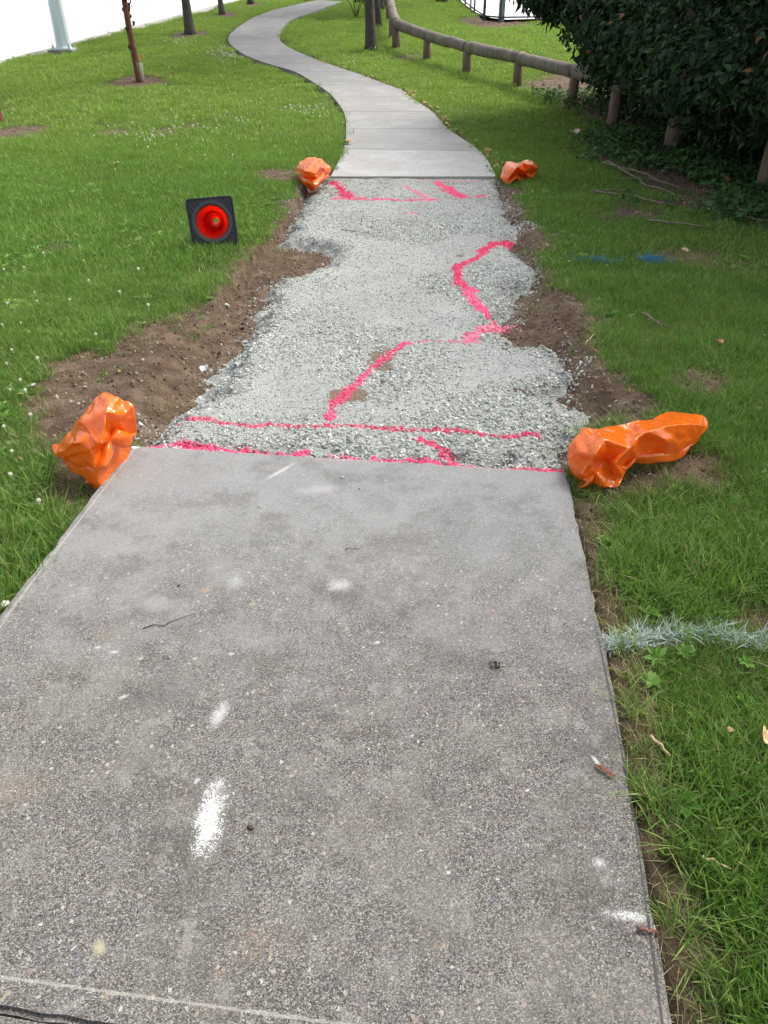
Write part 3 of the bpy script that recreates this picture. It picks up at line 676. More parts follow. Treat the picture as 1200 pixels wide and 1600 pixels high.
el = el[soilmask(el[:,0],el[:,1]) < .7]
tp = np.vstack([ep, ex2, el]); k = (hard(tp[:,0],tp[:,1]) > .008); tp = tp[k]; n = len(tp)
tag(scatter('grass_tufts', np.stack([tp[:,0],tp[:,1],gz(tp[:,0],tp[:,1])],1), np.stack([rng.normal(0,.15,n),rng.normal(0,.15,n),rng.uniform(0,6.28,n)],1), rng.uniform(.55,1.0,n), rng.integers(0,4,n), src_tall),
    'taller dark green grass tufts crowding the right edge of the near slab', 'grass', kind='stuff')
# straw
N = 30000; x = rng.uniform(-2.4, 3.0, N); y = rng.uniform(.6, 6.5, N); h = hard(x, y); s = soilmask(x, y); g_ = sdf(grav, x, y)
edge_r = (x > .3) & (h > -.01) & (h < .13) & (y < 2.5); ok = (h > .0) & (g_ > .05) & (rng.random(N) < np.where(edge_r, 1.0, np.clip(s*(1-s)*2.0 + .02 + .25*(vn(x,y,2.1,90) > .78), 0, .6)))
x, y = x[ok], y[ok]; n = len(x)
tag(scatter('dry_grass', np.stack([x,y,gz(x,y)],1), np.stack([rng.normal(0,.25,n),rng.normal(0,.25,n),rng.uniform(0,6.28,n)],1), rng.uniform(.5,1.15,n), rng.integers(0,4,n), src_dry), 'dry straw coloured grass along the slab edge and bare soil', 'dry grass', kind='stuff')

src_weed = []
for q in range(3):
    bm = bmesh.new(); r = random.Random(q)
    for k in range(9):
        a = k*2.4+r.random(); L_ = r.uniform(.6,1.1); w_ = L_*r.uniform(.16,.3); el = r.uniform(.15,.8); d = Vector((math.cos(a),math.sin(a),0)); sd_ = Vector((-d.y,d.x,0))*w_
        v = [bm.verts.new(x_) for x_ in (Vector((0,0,0)), d*L_*.5+sd_+Vector((0,0,el*.55)), d*L_+Vector((0,0,el*.6)), d*L_*.5-sd_+Vector((0,0,el*.55)))]; bm.faces.new(v)
    me = bpy.data.meshes.new('weed'); bm.to_mesh(me); bm.free(); attr(me,'bc',[.55]*len(me.vertices)); attr(me,'up',[1]*len(me.vertices)); src_weed.append(source('weed_piece', me, M_grass))
x = rng.uniform(-4.5, 5, 5000); y = rng.uniform(.8, 10, 5000); k = (hard(x,y) > .08) & (sdf(grav,x,y) > .2) & (vn(x,y,1.1,95) > .55) & (soilmask(x,y) < .6); x, y = x[k], y[k]; n = len(x)
tag(scatter('broadleaf_weeds', np.stack([x,y,gz(x,y)+.012],1), np.stack([rng.normal(0,.2,n),rng.normal(0,.2,n),rng.uniform(0,6.28,n)],1), rng.uniform(.02,.05,n), rng.integers(0,3,n), src_weed), 'small broad leaved weeds among the lawn grass', 'weeds', kind='stuff')

# painted grass
def painted(name, mname, pl, wd, n, col, label, h=.05, seed=1, gap=.3):
    r = np.random.default_rng(seed); A = XY(pl); L_ = resample(A, 60); i = r.integers(0, 60, n); p = L_[i] + r.normal(0, wd, (n,2)); p = p[(vn(p[:,0],p[:,1],18,5) > gap) & (hard(p[:,0],p[:,1]) > -.01)]
    mm = grass_mat(mname, col); src = [source('painted_clump', blade_clump('painted_clump', 9, .026, h, .0038, 1.5, seed*10+q, 0), mm) for q in range(3)]
    n = len(p); o = scatter(name, np.stack([p[:,0],p[:,1],gz(p[:,0],p[:,1])+.006],1), np.stack([r.normal(0,.3,n),r.normal(0,.3,n),r.uniform(0,6.28,n)],1), r.uniform(.55,1.05,n), r.integers(0,3,n), src, real=True)
    return tag(o, label, 'paint mark')
painted('white_paint_line', 'white_sprayed_grass', [(935,1015),(975,1003),(1040,993),(1110,990),(1160,998),(1215,1006)], .011, 230, (.66,.74,.74), 'white sprayed line on the grass running right from the slab edge', .048, 3, .08)
painted('blue_paint_mark', 'blue_sprayed_grass', [(1005,405),(1030,407)], .035, 150, (.02,.22,.55), 'bright blue sprayed spot on the grass right of the gravel', .055, 4, .25)
painted('blue_paint_streak', 'teal_sprayed_grass', [(885,402),(920,404),(965,408)], .035, 110, (.03,.20,.30), 'faint blue green sprayed streak left of the bright blue spot', .055, 5, .45)

# clover flowers
def clover():
    bm = bmesh.new(); tube(bm, [(0,0,0),(.003,0,.03),(.002,.002,.055)], .0012, 5)
    for i in range(26):
        a = i*2.4; z = 1-2*(i+.5)/26; r_ = math.sqrt(1-z*z); d = Vector((r_*math.cos(a), r_*math.sin(a), z)); 
        bmesh.ops.create_cone(bm, segments=4, radius1=.0035, radius2=.0008, depth=.009, matrix=Matrix.Translation(Vector((.002,.002,.060)) + d*.006) @ d.to_track_quat('Z','Y').to_matrix().to_4x4())
    me = bpy.data.meshes.new('clover_flower'); bm.to_mesh(me); bm.free(); return me
cm = clover(); M_clover = simple('clover_white', (.75,.74,.62), .7, .1); cm.materials.append(M_clover)
cl_px = [(56,453),(8,418),(60,466),(38,603),(20,540),(12,600),(45,645),(18,735),(60,555),(30,500),(8,470),(110,470),(188,460),(230,478),(140,440),(35,415),(5,505),(70,395),(150,520),(215,430),
         (25,585),(90,610),(6,660),(14,700),(60,775),(12,940),(180,262),(240,205),(10,560),(130,405)]
for i, (px,py) in enumerate(cl_px):
    p = P(px,py,.05); o = bpy.data.objects.new('clover_flower', cm); COL.objects.link(o); z = float(gz(p[0],p[1]))
    o.location = (p[0],p[1],z+.002); s = random.uniform(.6,1.0); o.scale = (s,s,s); o.rotation_euler = (random.uniform(-.3,.3),random.uniform(-.3,.3),random.uniform(0,6))
    near_ = 'near the bare brown soil' if px > 80 and py > 500 else ('in the lawn below the traffic cone' if px > 100 and py > 380 else ('close to the left side of the picture' if px < 30 else ('in the bright lawn above the traffic cone' if py < 300 else 'in the lawn left of the orange bag and soil')))
    tag(o, 'small white clover flower head '+near_, 'flower', 'white clover flowers in the left lawn')
fl = []
for (cx,cy,rx,ry,n) in [(360,85,45,16,150),(480,175,45,8,50),(280,65,25,8,30),(230,215,70,12,25),(320,190,120,40,60),(540,100,40,8,25)]:
    for _ in range(n):
        p = P(cx+random.gauss(0,rx*.5), max(3,cy+random.gauss(0,ry*.6)))
        fl.append(p)
fl = np.array(fl); fl = fl[hard(fl[:,0],fl[:,1]) > .1]; n = len(fl)
tag(scatter('far_clover', np.stack([fl[:,0],fl[:,1],gz(fl[:,0],fl[:,1])],1), np.stack([rng.normal(0,.2,n),rng.normal(0,.2,n),rng.uniform(0,6,n)],1), rng.uniform(.8,1.3,n), np.zeros(n), [source('clover_piece', cm, M_clover)]), 'tiny white clover blossoms dotted over the far left lawn', 'flowers', kind='stuff')

# ------------------------------------------------------------------ foliage helpers
def leaves_mesh(name, pos, nrm, size, seed, asp=.5, fold=.25, droop=.5):
    """many folded pointed leaves joined into one mesh; pos, nrm (n,3)"""
    r = np.random.default_rng(seed); n = len(pos)
    tip = r.normal(0,1,(n,3)); tip[:,2] -= droop*1.6; tip += nrm*.6
    tip -= (tip*nrm).sum(1)[:,None]*nrm*.7; tip /= np.linalg.norm(tip,axis=1)[:,None]+1e-9
    side = np.cross(nrm, tip); side /= np.linalg.norm(side,axis=1)[:,None]+1e-9; nn_ = np.cross(tip, side)
    L_ = (size*r.uniform(.6,1.25,n))[:,None]; W = L_*asp*.5; c = pos
    v0 = c; v1 = c+tip*L_*.4+side*W+nn_*W*fold*2; v2 = c+tip*L_+nn_*(-L_*.08); v3 = c+tip*L_*.4-side*W+nn_*W*fold*2; v4 = c+tip*L_*.45
    V = np.stack([v0,v1,v2,v3,v4],1).reshape(-1,3); b = np.arange(n)[:,None]*5
    F = np.concatenate([b+np.array([0,1,4]), b+np.array([1,2,4]), b+np.array([4,2,3]), b+np.array([0,4,3])], 0)
    me = mesh_fast(name, V, F, False); attr(me,'bc',np.repeat(r.random(n),5)); return me
def shell_pts(blobs, n, seed, depth=.25):
    """points near the surface of the union of ellipsoids, clumped"""
    r = np.random.default_rng(seed); out = []; nr = []
    vol = np.array([b[3]*b[4]+b[4]*b[5]+b[3]*b[5] for b in blobs]); pr = vol/vol.sum()
    while sum(len(o) for o in out) < n:
        k = r.choice(len(blobs), 4000, p=pr); B = np.array([blobs[i] for i in k]); d = r.normal(0,1,(4000,3)); d /= np.linalg.norm(d,axis=1)[:,None]
        cl = np.sin(d[:,0]*7+B[:,0]*3)*np.sin(d[:,1]*6+B[:,1])*np.sin(d[:,2]*8+1)
        rr = 1 - depth*r.random(4000)**1.3 + .10*cl
        p = B[:,:3] + d*B[:,3:6]*rr[:,None]; ins = np.zeros(4000, bool)
        for b in blobs:
            q = (p-np.array(b[:3]))/np.array(b[3:6]); ins |= (q**2).sum(1) < .45
        ok_ = ~ins & (r.random(4000) < .65+.5*cl); out.append(p[ok_]); nn_ = d/B[:,3:6]; nn_ /= np.linalg.norm(nn_,axis=1)[:,None]; nr.append(nn_[ok_])
    p = np.vstack(out)[:n]; q = np.vstack(nr)[:n]; q = q*.75 + r.normal(0,.45,(n,3)) + np.array([0,0,.35]); q /= np.linalg.norm(q,axis=1)[:,None]
    return p, q
M_leaf_dark = leaf_mat('dark_hedge_leaves', (.006,.018,.007),(.014,.040,.012),(.036,.088,.024), .12, .62)
M_leaf_tree = leaf_mat('tree_leaves', (.03,.075,.012),(.06,.13,.02),(.11,.20,.035), .3)
M_leaf_ivy = leaf_mat('ground_creeper_leaves', (.02,.06,.016),(.045,.115,.028),(.09,.20,.045), .25)
M_bark = bark_mat('dark_bark', (.035,.03,.025),(.13,.115,.095)); M_bark2 = bark_mat('grey_brown_bark', (.05,.045,.04),(.16,.145,.125))
M_red = bark_mat('peeling_red_bark', (.09,.035,.022),(.27,.13,.085), 4, 1.4)
M_log = bark_mat('weathered_log', (.10,.082,.065),(.27,.235,.20), 2.2, .6)
M_post = bark_mat('post_wood', (.11,.08,.055),(.25,.19,.14), 2.2, .6)

def trunk(parent, base_r, top_r, height, lean, m, seed, flare=1.5, seg=14, part='trunk', branches=5):
    r = random.Random(seed); bm = bmesh.new(); n = 14; pts = []; rad = []
    for i in range(n):
        t = i/(n-1); z = height*t**1.15
        pts.append((lean[0]*z + .03*math.sin(z*1.3+seed), lean[1]*z + .03*math.cos(z*1.1+seed), z-.08)); rad.append((base_r*(1-t)+top_r*t)*(1+(flare-1)*math.exp(-z*6)))
    tube(bm, pts, rad, seg, True, .07, r); obj(part, bm, m, parent)
    top = Vector(pts[-1])
    if branches:
        for k in range(branches):
            bm = bmesh.new(); i = r.randint(n//2+1, n-1); p = Vector(pts[i]); a = r.uniform(0,6.28); d = Vector((math.cos(a),math.sin(a),r.uniform(.4,1))).normalized()*r.uniform(.8,1.6)
            tube(bm, [p, p+d*.5+Vector((0,0,.05)), p+d+Vector((0,0,.2))], [rad[i]*.5, rad[i]*.33, rad[i]*.12], 7); obj('limb', bm, m, parent)
    return top
def crown(parent, c, r_, n, size, m, seed, part='crown', asp=.55):
    r = random.Random(seed); blobs = []
    for k in range(9):
        blobs.append((c[0]+r.uniform(-.55,.55)*r_[0], c[1]+r.uniform(-.55,.55)*r_[1], c[2]+r.uniform(-.5,.55)*r_[2], r_[0]*r.uniform(.35,.6), r_[1]*r.uniform(.35,.6), r_[2]*r.uniform(.35,.6)))
    p, q = shell_pts(blobs, n, seed, .6); obj(part, leaves_mesh('crown', p, q, size, seed, asp), m, parent)
def gpt(px, py): p = P(px,py); return (float(p[0]), float(p[1]), float(gz(p[0],p[1])))

# ------------------------------------------------------------------ trees beside the path
def street_tree(px, py, wpx, name, label, lean, bark, seed, h=3.4, crown_r=(1.7,1.7,1.5), n=3500, ls=.13, group=None, flare=1.5, crown_h=None):
    b = gpt(px,py); t = thing(name, label, 'tree', b, group=group); br = wpx/2/F_PX*zc(b)
    top = trunk(t, br, br*.45, h, lean, bark, seed, flare)
    crown(t, (top.x, top.y, (crown_h or h)+.6), crown_r, n, ls, M_leaf_tree, seed); return t, b, br
red, rb_, rr_ = street_tree(219,126,11,'young_tree','young tree with peeling reddish bark and a wire guard round its foot',(-.02,.0),M_red,3,3.2,(1.1,1.1,1.2),2000,.10, flare=1.05)
# bark curls, guard and tag
rnd = random.Random(5)
for k in range(34):
    bm = bmesh.new(); a = rnd.uniform(0,6.28); z = rnd.choice([rnd.uniform(.45,2.0), rnd.gauss(1.25,.12), rnd.gauss(1.0,.08)]); R_ = rr_*.95; p = Vector((math.cos(a)*R_-.02*z, math.sin(a)*R_, z))
    out_ = Vector((math.cos(a),math.sin(a),0)); sz = rnd.uniform(.03,.075); q = [p, p+out_*sz*.5+Vector((0,0,sz*.3)), p+out_*sz*.8+Vector((0,0,sz*.9)), p+out_*sz*.5+Vector((0,0,sz*1.3))]
    s_ = Vector((-math.sin(a),math.cos(a),0))*sz*.45; va = [bm.verts.new(v-s_) for v in q]; vb = [bm.verts.new(v+s_*rnd.uniform(.4,1)) for v in q]
    for i in range(3): bm.faces.new((va[i],va[i+1],vb[i+1],vb[i]))
    r = bmesh.ops.solidify(bm, geom=bm.faces[:], thickness=.004); obj('bark_curl', bm, M_red, red)
bm = bmesh.new()
for k in range(14):
    z = .02+k*.022; tube(bm, [(math.cos(i*math.pi/6)*(rr_+.02), math.sin(i*math.pi/6)*(rr_+.02), z) for i in range(13)], .0025, 4, False)
for i in range(14):
    a = i*math.pi/7; tube(bm, [(math.cos(a)*(rr_+.02), math.sin(a)*(rr_+.02), 0), (math.cos(a)*(rr_+.02), math.sin(a)*(rr_+.02), .31)], .0025, 4)
obj('wire_guard', bm, simple('galvanised_wire', (.50,.50,.48), .5, .1, Metallic=.3), red)
bm = bmesh.new(); box(bm, (rr_+.035, -.05, .42), (.05,.006,.07), Euler((0,0,.3))); bmesh.ops.bevel(bm, geom=bm.edges[:], offset=.002); obj('orange_tag', bm, simple('orange_tag', (.75,.26,.03), .6), red)
street_tree(295,52,15,'street_tree','dark barked tree standing in a mulch ring by the road, second trunk from the left',(.01,0),M_bark,8,3.6,(1.8,1.8,1.5))
street_tree(347,22,9,'street_tree','slimmer grey trunked tree behind the dark barked one beside the road',(-.02,0),M_bark2,9,3.6,(1.8,1.8,1.5))
street_tree(393,6,9,'street_tree','farthest roadside tree whose foot shows at the top left of the path bend',(0,0),M_bark,10,3.8,(1.9,1.9,1.6))
street_tree(-1,190,17,'young_tree','reddish trunk cut by the left side of the picture above bare mulch',(-.06,.0),M_red,12,3.0,(1.0,1.0,1.1),1800,.10, flare=1.1)
street_tree(578,79,18,'lawn_tree','dark tree trunk nearest the path, left of the log fence corner',(-.015,0),M_bark,14,3.8,(2.0,2.0,1.6), 5000)
street_tree(589,41,13,'lawn_tree','dark tree trunk just behind the nearest one left of the log fence',(-.01,0),M_bark,15,3.8,(2.0,2.0,1.6), 5000)
street_tree(597,14,8,'lawn_tree','thin far tree trunk seen third in line left of the log fence',(0,0),M_bark2,16,3.8,(2.0,2.0,1.6), 4000)
street_tree(692,3,16,'lawn_tree','tree whose foot just shows on the far lawn behind the log fence',(0,0),M_bark,17,4.0,(2.2,2.2,1.6), 4000)
# low leafy twig hanging over the path bend
c_ = P(563,14,0); b = np.array([c_[0], c_[1], c_[2]]); ct = P(560,2)
bp = P(556,27); tw = thing('low_bush', 'small bright green leafy bush at the far bend of the path', 'bush', (float(bp[0]), float(bp[1]), float(bp[2])))
bm = bmesh.new(); 
for k in range(7): 
    a = k*.9; tube(bm, [(0,0,-.05),(.15*math.cos(a),.15*math.sin(a),.3),(.5*math.cos(a),.4*math.sin(a),.7)], [.015,.01,.004], 5)
obj('stems', bm, M_bark2, tw); p, q = shell_pts([(0,0,.75,.6,.5,.32),(.35,0,.62,.4,.4,.28),(-.4,.1,.8,.35,.35,.25)], 700, 5, .5); obj('foliage', leaves_mesh('foliage', p, q, .13, 6), M_leaf_tree, tw)

# ------------------------------------------------------------------ lamp post
lb = gpt(101,80); lp = thing('lamp_post', 'pale blue grey tapered lamp post on a bolted base beside the road', 'lamp post', lb)
s_ = zc(lb)/F_PX; M_pole = simple('pale_blue_painted_steel', (.50,.58,.60), .4, .06, 5); M_base = simple('mossy_concrete_footing', (.22,.21,.17), .9, .4, 25, .3, 80)
bm = bmesh.new(); box(bm, (0,0,.0), (38*s_,38*s_,.11)); bmesh.ops.bevel(bm, geom=bm.edges[:], offset=.012, segments=2); obj('footing', bm, M_base, lp)
bm = bmesh.new(); box(bm, (0,0,.07), (31*s_,31*s_,.03)); bmesh.ops.bevel(bm, geom=bm.edges[:], offset=.005); obj('base_plate', bm, M_pole, lp)
bm = bmesh.new(); r8 = 22*s_/2
tube(bm, [(0,0,.085),(0,0,.12),(0,0,8.2)], [r8*1.12,r8,r8*.5], 8)
for f in bm.faces: f.smooth = False
obj('pole', bm, M_pole, lp)
for sx in (-1,1):
    for sy in (-1,1):
        bm = bmesh.new(); bmesh.ops.create_cone(bm, cap_ends=True, segments=6, radius1=.022, radius2=.022, depth=.05, matrix=Matrix.Translation((sx*12.5*s_, sy*12.5*s_, .11)))
        bmesh.ops.create_cone(bm, cap_ends=True, segments=10, radius1=.011, radius2=.011, depth=.09, matrix=Matrix.Translation((sx*12.5*s_, sy*12.5*s_, .13))); obj('bolt', bm, simple('bolt_steel', (.35,.35,.34), .5), lp)
bm = bmesh.new(); tube(bm, [(0,0,8.15),(-.6,.3,8.6),(-1.9,.9,8.7)], [.06,.05,.04], 8); obj('arm', bm, M_pole, lp)
bm = bmesh.new(); box(bm, (-2.1,1.0,8.68), (.6,.28,.14), Euler((0,0,-.44))); bmesh.ops.bevel(bm, geom=bm.edges[:], offset=.04, segments=2); obj('lamp_head', bm, M_pole, lp)

# ------------------------------------------------------------------ log fence
f_px = [(619,76,37),(667,92,62),(729,113,75),(808,132,93),(893,166,112),(955,206,131),(1048,240,152),(1192,306,200)]
fence = thing('log_fence', 'low weathered log rail fence on stubby round posts along the right lawn', 'fence', gpt(729,113)); fo = Vector(fence.location)
tops = []; wp = [13,12,14,14,15,18,27,30]
for (px,py,pr), w_ in zip(f_px, wp):
    b = Vector(gpt(px,py)); hgt = min(.95, max(.45, above(b, pr))); rr = min(.105, max(.075, w_/2/F_PX*zc(b))); tops.append(b+Vector((0,0,hgt)))
    bm = bmesh.new(); v = b-fo; tube(bm, [v+Vector((0,0,-.15)), v+Vector((0,0,hgt*.5)), v+Vector((0,0,hgt-.05))], [rr*1.03,rr,rr*.97], 16, True, .03); bmesh.ops.translate(bm, verts=bm.verts, vec=-v); o = obj('post', bm, M_post, fence, v)
print('fence tops', [tuple(round(c,2) for c in t) for t in tops])
RR = .105
tops.append(tops[-1] + (tops[-1]-tops[-2]).normalized()*2.4); 
b = Vector((tops[-1].x, tops[-1].y, float(gz(tops[-1].x,tops[-1].y)))); bm = bmesh.new(); tube(bm, [(0,0,-.15),(0,0,.6)], .1, 14); obj('post', bm, M_post, fence, b-fo)
def rail(p, q, seed, rr=RR):
    r = random.Random(seed); bm = bmesh.new(); n = 9; c = (p+q)/2; pts = []
    for i in range(n):
        t = i/(n-1); pts.append(p.lerp(q, .004+.992*t)-c+Vector((r.gauss(0,.006),r.gauss(0,.006),r.gauss(0,.006)-.02*math.sin(math.pi*t)*0)))
    tube(bm, pts, [rr*(1.04-.08*i/n)*(1+r.uniform(-.02,.02)) for i in range(n)], 18, True, .015, r); obj('rail', bm, M_log, fence, c-fo)
pairs = [(0,2),(2,3),(3,4),(4,6),(6,8)]
for i, (a_, b_) in enumerate([(0,1),(1,3),(3,5),(5,7),(7,8)]): rail(tops[a_], tops[b_], i) if b_-a_ == 1 else (rail(tops[a_], tops[a_+1], i), rail(tops[a_+1], tops[b_], i+20))
# the run that turns away uphill
back_px = [(614,58),(606,22)]
pt = tops[0]
pb = [Vector(gpt(613,59)), Vector(gpt(608,30)), Vector(gpt(603,10))]
prev = tops[0]
for i, b in enumerate(pb):
    hgt = .55; bm = bmesh.new(); tube(bm, [(0,0,-.15),(0,0,hgt-.05)], .085, 14, True, .03); obj('post', bm, M_post, fence, b-fo)
    nxt = b+Vector((0,0,hgt)); rail(prev, nxt, 40+i); prev = nxt

# ------------------------------------------------------------------ metal fence top right
mf = thing('metal_fence', 'dark metal railing round the pale paved yard at the top right', 'fence', gpt(745,22)); mo = Vector(mf.location)
M_metal = simple('dark_painted_metal', (.045,.055,.065), .45, .1)
line = [Vector(gpt(*p)) for p in [(719,3),(741,20),(757,28),(781,33),(860,31),(960,28)]]
line[0:0] = [Vector(gpt(706,1)) + Vector((-.8,3,.1))]
for a_, b_ in zip(line[:-1], line[1:]):
    L_ = (b_-a_).length
    for hh, th in ((.12,.022),(1.05,.03)):
        bm = bmesh.new(); tube(bm, [a_-mo+Vector((0,0,hh)), b_-mo+Vector((0,0,hh))], th, 4); obj('rail', bm, M_metal, mf)
    for k in range(int(L_/1.1)+1):
        p = a_.lerp(b_, k*1.1/L_); bm = bmesh.new(); box(bm, (0,0,.5), (.05,.05,1.2)); obj('post', bm, M_metal, mf, p-mo)
ypst = Vector(gpt(783,31)); bm = bmesh.new(); box(bm, (0,0,.7), (.16,.16,1.6)); bmesh.ops.bevel(bm, geom=bm.edges[:], offset=.01)
gp = obj('post', bm, simple('teal_grey_post', (.20,.25,.25), .5), mf, ypst-mo)
# ------------------------------------------------------------------ shrubs of the hedge (right)
hedge = [ # name, label, centre, blobs (relative), leaf count, leaf size
 ('shrub','nearest dense dark shrub overhanging the last log post at the right side',(4.9,7.3),[(0,0,1.6,1.5,1.5,1.15),(-.9,-.2,1.05,.8,.9,.6),(-1.0,.8,1.0,.85,.8,.58),(-.8,-1.1,1.15,.8,.8,.62),(-1.1,1.3,.95,.6,.7,.45),(.15,0,.5,1.15,1.5,.62),(0,0,3.0,1.6,1.7,1.4)],17000,.105),
 ('shrub','dark shrub behind the leaning log post, second in the hedge',(4.6,9.6),[(0,0,1.6,1.5,1.5,1.2),(-1.15,-.6,1.0,.72,.9,.55),(-1.15,.5,1.1,.8,.8,.62),(.15,0,.5,1.15,1.5,.62),(0,0,3.0,1.6,1.6,1.4)],17000,.105),
 ('shrub','dark shrub whose leaves hide the middle of the log rail',(4.3,12.0),[(0,0,1.5,1.5,1.6,1.2),(-1.0,-.9,1.15,.8,.8,.55),(-1.2,.1,1.35,.75,.9,.5),(-.6,.6,.9,.9,.8,.6),(.15,0,.5,1.15,1.5,.62),(0,0,3.0,1.7,1.6,1.4)],13000,.11),
 ('shrub','dark shrub with long drooping leaves reaching over the bright far lawn',(3.65,13.4),[(-.2,0,1.9,1.5,1.2,.75),(-1.0,-.2,1.75,.85,.8,.42),(.5,.4,1.2,1.1,1.2,.9)],9000,.16),
 ('shrub','dark shrub deep in the hedge behind the others',(6.3,13.5),[(0,0,1.6,1.9,2.0,1.5),(0,0,3.4,1.8,1.8,1.5)],6000,.13),
 ('shrub','dark shrub filling the hedge behind the nearest shrub',(6.7,9.8),[(0,0,1.6,1.6,2.2,1.6),(0,0,3.6,1.7,2,1.6)],6000,.13),
]
for i, (nm, lab, (cx,cy), blobs, n, ls) in enumerate(hedge):
    z = float(gz(cx,cy)); t = thing(nm, lab, 'shrub', (cx,cy,z), group='shrubs of the hedge on the right'); r = random.Random(i)
    for k in range(7):
        b = r.choice(blobs); bm = bmesh.new(); e_ = Vector((b[0]+r.uniform(-.5,.5)*b[3], b[1]+r.uniform(-.6,.4)*b[4], b[2])); s0 = Vector((r.uniform(-.2,.2),r.uniform(-.2,.2),-.1))
        tube(bm, [s0, s0.lerp(e_,.4)+Vector((r.uniform(-.1,.1),r.uniform(-.1,.1),.2)), s0.lerp(e_,.75)+Vector((0,0,.1)), e_], [.035,.025,.016,.006], 6); obj('branch', bm, M_bark2, t)
    p, q = shell_pts(blobs, n, 40+i, .35); k = p[:,2] > .12; obj('foliage', leaves_mesh('foliage', p[k], q[k], ls, 60+i, .5 if i != 3 else .30, droop=.5 if i != 3 else 1.1), M_leaf_dark, t)
    if i < 2:                                                     # the leaves that show largest, one object each
        lm_ = leaves_mesh('leaf', np.zeros((1,3)), np.array([[0,0,1.]]), .13, 5+i, .55); lm_.materials.append(M_leaf_dark); lv = [lm_.copy() for _ in range(3)]
        for q_, l_ in enumerate(lv): l_.attributes['bc'].data.foreach_set('value', [[.25,.6,.95][q_]]*5)
        w_ = np.where((p[:,0] < -.2) & (p[:,2] < 1.7) & (p[:,2] > .5))[0][:130]
        for q_ in w_:
            lo = bpy.data.objects.new('leaf', lv[q_ % 3]); COL.objects.link(lo); lo.parent = t; lo.location = p[q_] + q[q_]*.04
            lo.rotation_euler = (Vector(q[q_]).to_track_quat('Z','Y').to_euler().to_matrix() @ Matrix.Rotation(r.uniform(0,6.28),3,'Z')).to_euler()
    pi, qi = shell_pts([(b[0],b[1],b[2],b[3]*.66,b[4]*.66,b[5]*.66) for b in blobs], n//4, 80+i, .5); k = pi[:,2] > .1
    obj('inner_foliage', leaves_mesh('inner_foliage', pi[k], qi[k], ls*1.6, 90+i, .8), M_leaf_dark, t)
# taller trees standing in and behind the hedge and beyond the camera: they shade the near path
for (nm, lab, x, y, h, cr, n) in [('shade_tree','tall broad tree behind the hedge on the right',7.4,6.0,4.0,(3.2,3.2,2.4),9000),('shade_tree','tall broad tree right of the near lawn',4.6,-.8,3.8,(3.4,3.0,2.2),9000),('shade_tree','tall tree left behind the photographer',-3.4,-3.6,4.2,(3.0,3.0,2.2),7000)]:
    t = thing(nm, lab, 'tree', (x,y,float(gz(x,y)))); top = trunk(t, .2, .1, h, (0,0), M_bark, int(x*10)+50); crown(t, (0,0,h+1.4), cr, n, .17, M_leaf_tree, int(x*7)+53)

# creeper at the hedge foot
N = 5200; hx_ = rng.uniform(2.2, 5.6, N); hy_ = rng.uniform(6.8, 15.5, N); s = sdf(hedge_soil, hx_, hy_) + fbm(hx_,hy_,2.2,51)*1.0
ok = (s < .0) & (s > -1.9) & (rng.random(N) < np.clip(1.9*vn(hx_,hy_,1.7,52)-.55, 0, .9)); hx_, hy_ = hx_[ok], hy_[ok]; n = len(hx_)
cnt = 5; pos = np.repeat(np.stack([hx_,hy_,gz(hx_,hy_)],1), cnt, 0) + np.stack([rng.normal(0,.05,n*cnt),rng.normal(0,.05,n*cnt),rng.uniform(.02,.14,n*cnt)],1)
nr = np.stack([rng.normal(0,.35,n*cnt)-.2, rng.normal(0,.35,n*cnt)-.35, np.ones(n*cnt)],1); nr /= np.linalg.norm(nr,axis=1)[:,None]
tag(obj('ground_creeper', leaves_mesh('ground_creeper', pos, nr, .07, 5, .75, droop=.1), M_leaf_ivy), 'leafy green creeper at the foot of the hedge', 'ground cover', kind='stuff')

# ------------------------------------------------------------------ sticks, leaves and litter
M_stick = simple('grey_dead_wood', (.20,.155,.115), .9, .35, 30, .4, 120); M_tan = simple('tan_dry_leaf', (.50,.36,.22), .7, .3, 40); M_pale = simple('pale_pinkish_leaf', (.62,.45,.36), .65, .3, 40)
M_brown = simple('dark_brown_litter', (.07,.045,.03), .9, .4, 60)
def sgz(x, y): return float(T(y))+SLAB if float(hard(np.array([x]),np.array([y]))[0]) < 0 else float(max(gz(x,y), gravel_z(np.array([x]),np.array([y]))[0][0] if float(sdf(grav,np.array([x]),np.array([y]))[0]) < 0 else -9))
def stick(px0, px1, r_, label, m=M_stick, twig=True, seed=0, lift=.004):
    r = random.Random(seed); a_, b_ = P(*px0), P(*px1); n = 7; pts = []; jj = min(.012, .05*float(np.hypot(*(b_-a_)[:2])))
    for i in range(n):
        t = i/(n-1); x = a_[0]+(b_[0]-a_[0])*t + r.gauss(0,jj)*(0<i<n-1); y = a_[1]+(b_[1]-a_[1])*t+ r.gauss(0,jj)*(0<i<n-1); pts.append(Vector((x,y,sgz(x,y)+r_+lift+abs(r.gauss(0,.004)))))
    bm = bmesh.new(); tube(bm, pts, [r_*(1-.6*i/n) for i in range(n)], 7, True, .1, r)
    if twig:
        for k in (2,4):
            d = (pts[k+1]-pts[k]).normalized(); s2 = d.cross(Vector((0,0,1)))*r.choice([-1,1])*r.uniform(.03,.08); tube(bm, [pts[k], pts[k]+d*.03+s2], [r_*.5, r_*.25], 5)
    o = obj('stick', bm, m); tag(o, label, 'stick'); return o
stick((1045,385),(1085,402),.005,'thin curved twig in the grass just above the pink leaf area',seed=1) if False else None
stick((1002,497),(1045,520),.006,'bent grey twig lying in the grass between the gravel and the pink petal',seed=2,lift=.03)
stick((803,603),(834,609),.006,'short dark stick lying on the gravel at its right side',seed=3)
